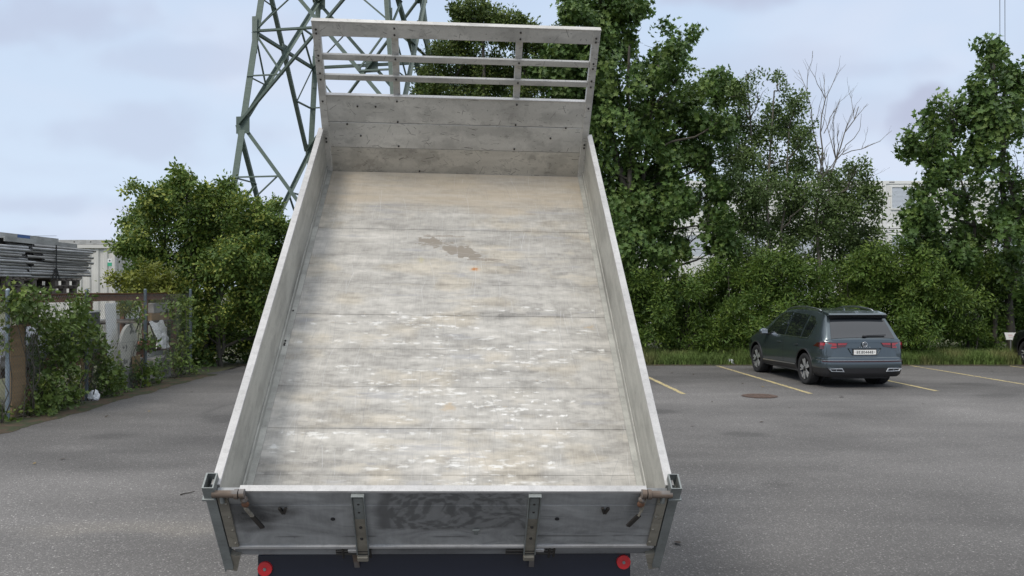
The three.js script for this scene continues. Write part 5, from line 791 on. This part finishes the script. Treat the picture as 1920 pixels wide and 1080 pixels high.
// creepers on the fence
{
  const fx = (px) => 7.9 * FOCAL / (960 - px), mk = (label, list, seed, dens = 1) => {
    const t = thing('creeper', label, 'climbing plant', [-7.86, 0, -fx(list[0][0])], 0, 'creepers on the chain-link fence'), r = rng(seed), lobes = list.map(([px, py, rp]) => { const d = fx(px); return { c: V3(-7.86 + (r() - 0.6) * 0.22, EYE + (HORIZON - py) / FOCAL * d, -d), r: rp / FOCAL * d, sy: 1.05 }; });
    const g = lobes.map(({ c }) => uvBox(taper(wobble(V3((r() - 0.5) * 0.1, 0, c.z - t.position.z + (r() - 0.5) * 0.8), V3(c.x + 7.86, c.y, c.z - t.position.z), r, 0.3, 5), 0.012, 0.005, 4)));
    mesh('stems', g, bark, t); foliage(t, 'leaves', 'vine', lobes, seed, { dens: dens * 1.05, gap: 0.29, floor: 0.03, drop: 0.5 });
  };
  mk('creeper spilling over the fence top beside the zinc post', [[30, 560, 24], [15, 590, 20], [45, 585, 20], [55, 555, 14], [20, 640, 12], [40, 560, 16], [8, 790, 26], [30, 800, 18]], 401, 0.6);
  mk('thick creeper over the fence between the zinc post and the dark post', [[75, 600, 26], [100, 620, 26], [85, 650, 22], [120, 590, 24], [140, 570, 18], [130, 640, 24], [110, 670, 24], [80, 740, 30], [60, 770, 26], [100, 760, 28], [130, 745, 24], [125, 700, 22], [90, 700, 22], [150, 610, 18], [150, 650, 18], [75, 720, 12]], 402, 0.5);
  mk('creeper climbing beside the round cream panel', [[188, 655, 16], [185, 690, 22], [202, 690, 18], [196, 640, 10], [195, 720, 26], [220, 730, 18], [180, 740, 20], [176, 630, 10], [205, 705, 16]], 403, 0.5);
  mk('creeper between the round cream panel and the tarpaulin', [[262, 595, 11], [268, 640, 11], [262, 700, 14], [275, 690, 14], [290, 695, 13], [265, 715, 15], [252, 570, 9], [285, 708, 13]], 404, 0.5);
  mk('creeper at the far end of the fence by the large shrub', [[335, 640, 16], [345, 600, 16], [340, 570, 12], [330, 680, 16], [350, 660, 18], [320, 690, 12], [355, 690, 16], [318, 575, 9]], 405, 0.6);
}
// grass on the verge, plus weeds at the fence foot: uncountable
{
  const r = rng(12), pos = [], n = 9; for (let i = 0; i < n; i++) { const a = i / n * 6.28 + r(), lean = 0.08 + r() * 0.3, h = 0.55 + r() * 0.45, w = 0.009 + r() * 0.006, ca = Math.cos(a), sa = Math.sin(a), bx = ca * 0.05 * r(), bz = sa * 0.05 * r(); const p = (t) => [bx + ca * lean * t * t, h * t * (1 - 0.18 * t * lean * 2), bz + sa * lean * t * t], q = (t, s) => { const [x, y, z] = p(t), ww = w * (1 - t) * s; return [x - sa * ww, y, z + ca * ww]; }; for (const [t0, t1] of [[0, 0.45], [0.45, 0.8]]) pos.push(...q(t0, -1), ...q(t0, 1), ...q(t1, -1), ...q(t0, 1), ...q(t1, 1), ...q(t1, -1)); pos.push(...q(0.8, -1), ...q(0.8, 1), ...p(1)); }
  const g = new THREE.BufferGeometry(); g.setAttribute('position', new THREE.Float32BufferAttribute(pos, 3)); g.computeVertexNormals();
  const N = 15000, im = new THREE.InstancedMesh(g, new THREE.MeshStandardMaterial({ color: 0xffffff, roughness: 0.8, side: THREE.DoubleSide }), N), m = new THREE.Matrix4(), q = new THREE.Quaternion(), c = new THREE.Color();
  for (let i = 0; i < N; i++) { const x = lerp(-7, 24, r()), z = -23.52 - Math.pow(r(), 1.2) * 2.6, k = fbm(x * 0.8, z * 0.8, 3, 5), h = 0.22 + 0.36 * k * smooth(-23.45, -24.1, z) + r() * 0.16; q.setFromAxisAngle(UP, r() * 6.28); m.compose(V3(x, 0, z), q, V3(0.8, h * 1.15, 0.8)); im.setMatrixAt(i, m); const y = r(), dry = smooth(0.5, 0.75, fbm(x * 1.3, z * 2, 3, 8)) * 0.7; im.setColorAt(i, c.setRGB(lerp(0.125, 0.22, dry) * (0.7 + y * 0.6), lerp(0.19, 0.205, dry) * (0.7 + y * 0.6), lerp(0.045, 0.085, dry) * (0.7 + y * 0.6))); }
  im.name = 'grass'; im.castShadow = im.receiveShadow = true; im.userData = { kind: 'stuff', label: 'tall unmown grass on the verge below the hedge', category: 'grass' }; scene.add(im);
}
// ---------------------------------------------------------------- litter
{
  const lm = std(0.045, 0.032, 0.022, 0.9), lm2 = std(0.19, 0.14, 0.06, 0.85), r = rng(41);
  const leafG = (() => { const g = new THREE.BufferGeometry(), t = leafTris('oval', 0.11).flat(), p = []; for (const v of t) p.push(v.x * 0.9, 0.012 + v.z * -0.5, v.y - 0.05); g.setAttribute('position', new THREE.Float32BufferAttribute(p, 3)); g.computeVertexNormals(); return g; })();
  lm.side = lm2.side = THREE.DoubleSide;
  const spots = [[1578, 745, 1], [1392, 720, 1], [1430, 726, 0], [1300, 703, 1], [1335, 754, 1], [1260, 700, 1], [1428, 792, 1], [1730, 757, 1], [1298, 800, 1], [1860, 697, 1], [118, 862, 1], [65, 870, 0], [360, 735, 1], [280, 772, 0], [1270, 1020, 1], [1480, 765, 1], [1220, 742, 1], [200, 782, 1]];
  for (const [px, py, k] of spots) { const p = onGround(px, py), m = single('fallen_leaf', leafG, k ? lm : lm2, k ? 'dark dead leaf lying on the asphalt' : 'pale dry leaf lying on the asphalt', 'leaf', [p.x, 0, p.z], r() * 6.28, k ? 'dark dead leaves on the lot' : 'pale dry leaves on the lot'); m.scale.setScalar(px === 1578 ? 1.4 : 0.6 + r() * 0.4); }
  const tw = onGround(352, 926); single('twig', uvBox(taper([V3(-0.05, 0.008, 0.06), V3(-0.015, 0.012, 0.02), V3(0.02, 0.009, -0.02), V3(0.05, 0.014, -0.06)], 0.006, 0.003, 6)), std(0.03, 0.024, 0.018, 0.9), 'thin dark twig on the asphalt beside the truck', 'twig', [tw.x, 0, tw.z]);
  const wp = new THREE.IcosahedronGeometry(0.075, 3), p = wp.attributes.position; for (let i = 0; i < p.count; i++) { const v = V3().fromBufferAttribute(p, i), k = 0.6 + 0.8 * fbm(v.x * 18, v.y * 18 + v.z * 15, 3, 3); p.setXYZ(i, v.x * k * 1.3, 0.06 + v.y * k, v.z * k); } wp.computeVertexNormals(); single('plastic_bag', wp, std(0.62, 0.63, 0.64, 0.6), 'crumpled white plastic bag in the grass by the SUV front wheel', 'litter', [6.05, 0.02, -23.62]);
}
console.log('sprays', leafCount);
renderer.render(scene, camera);
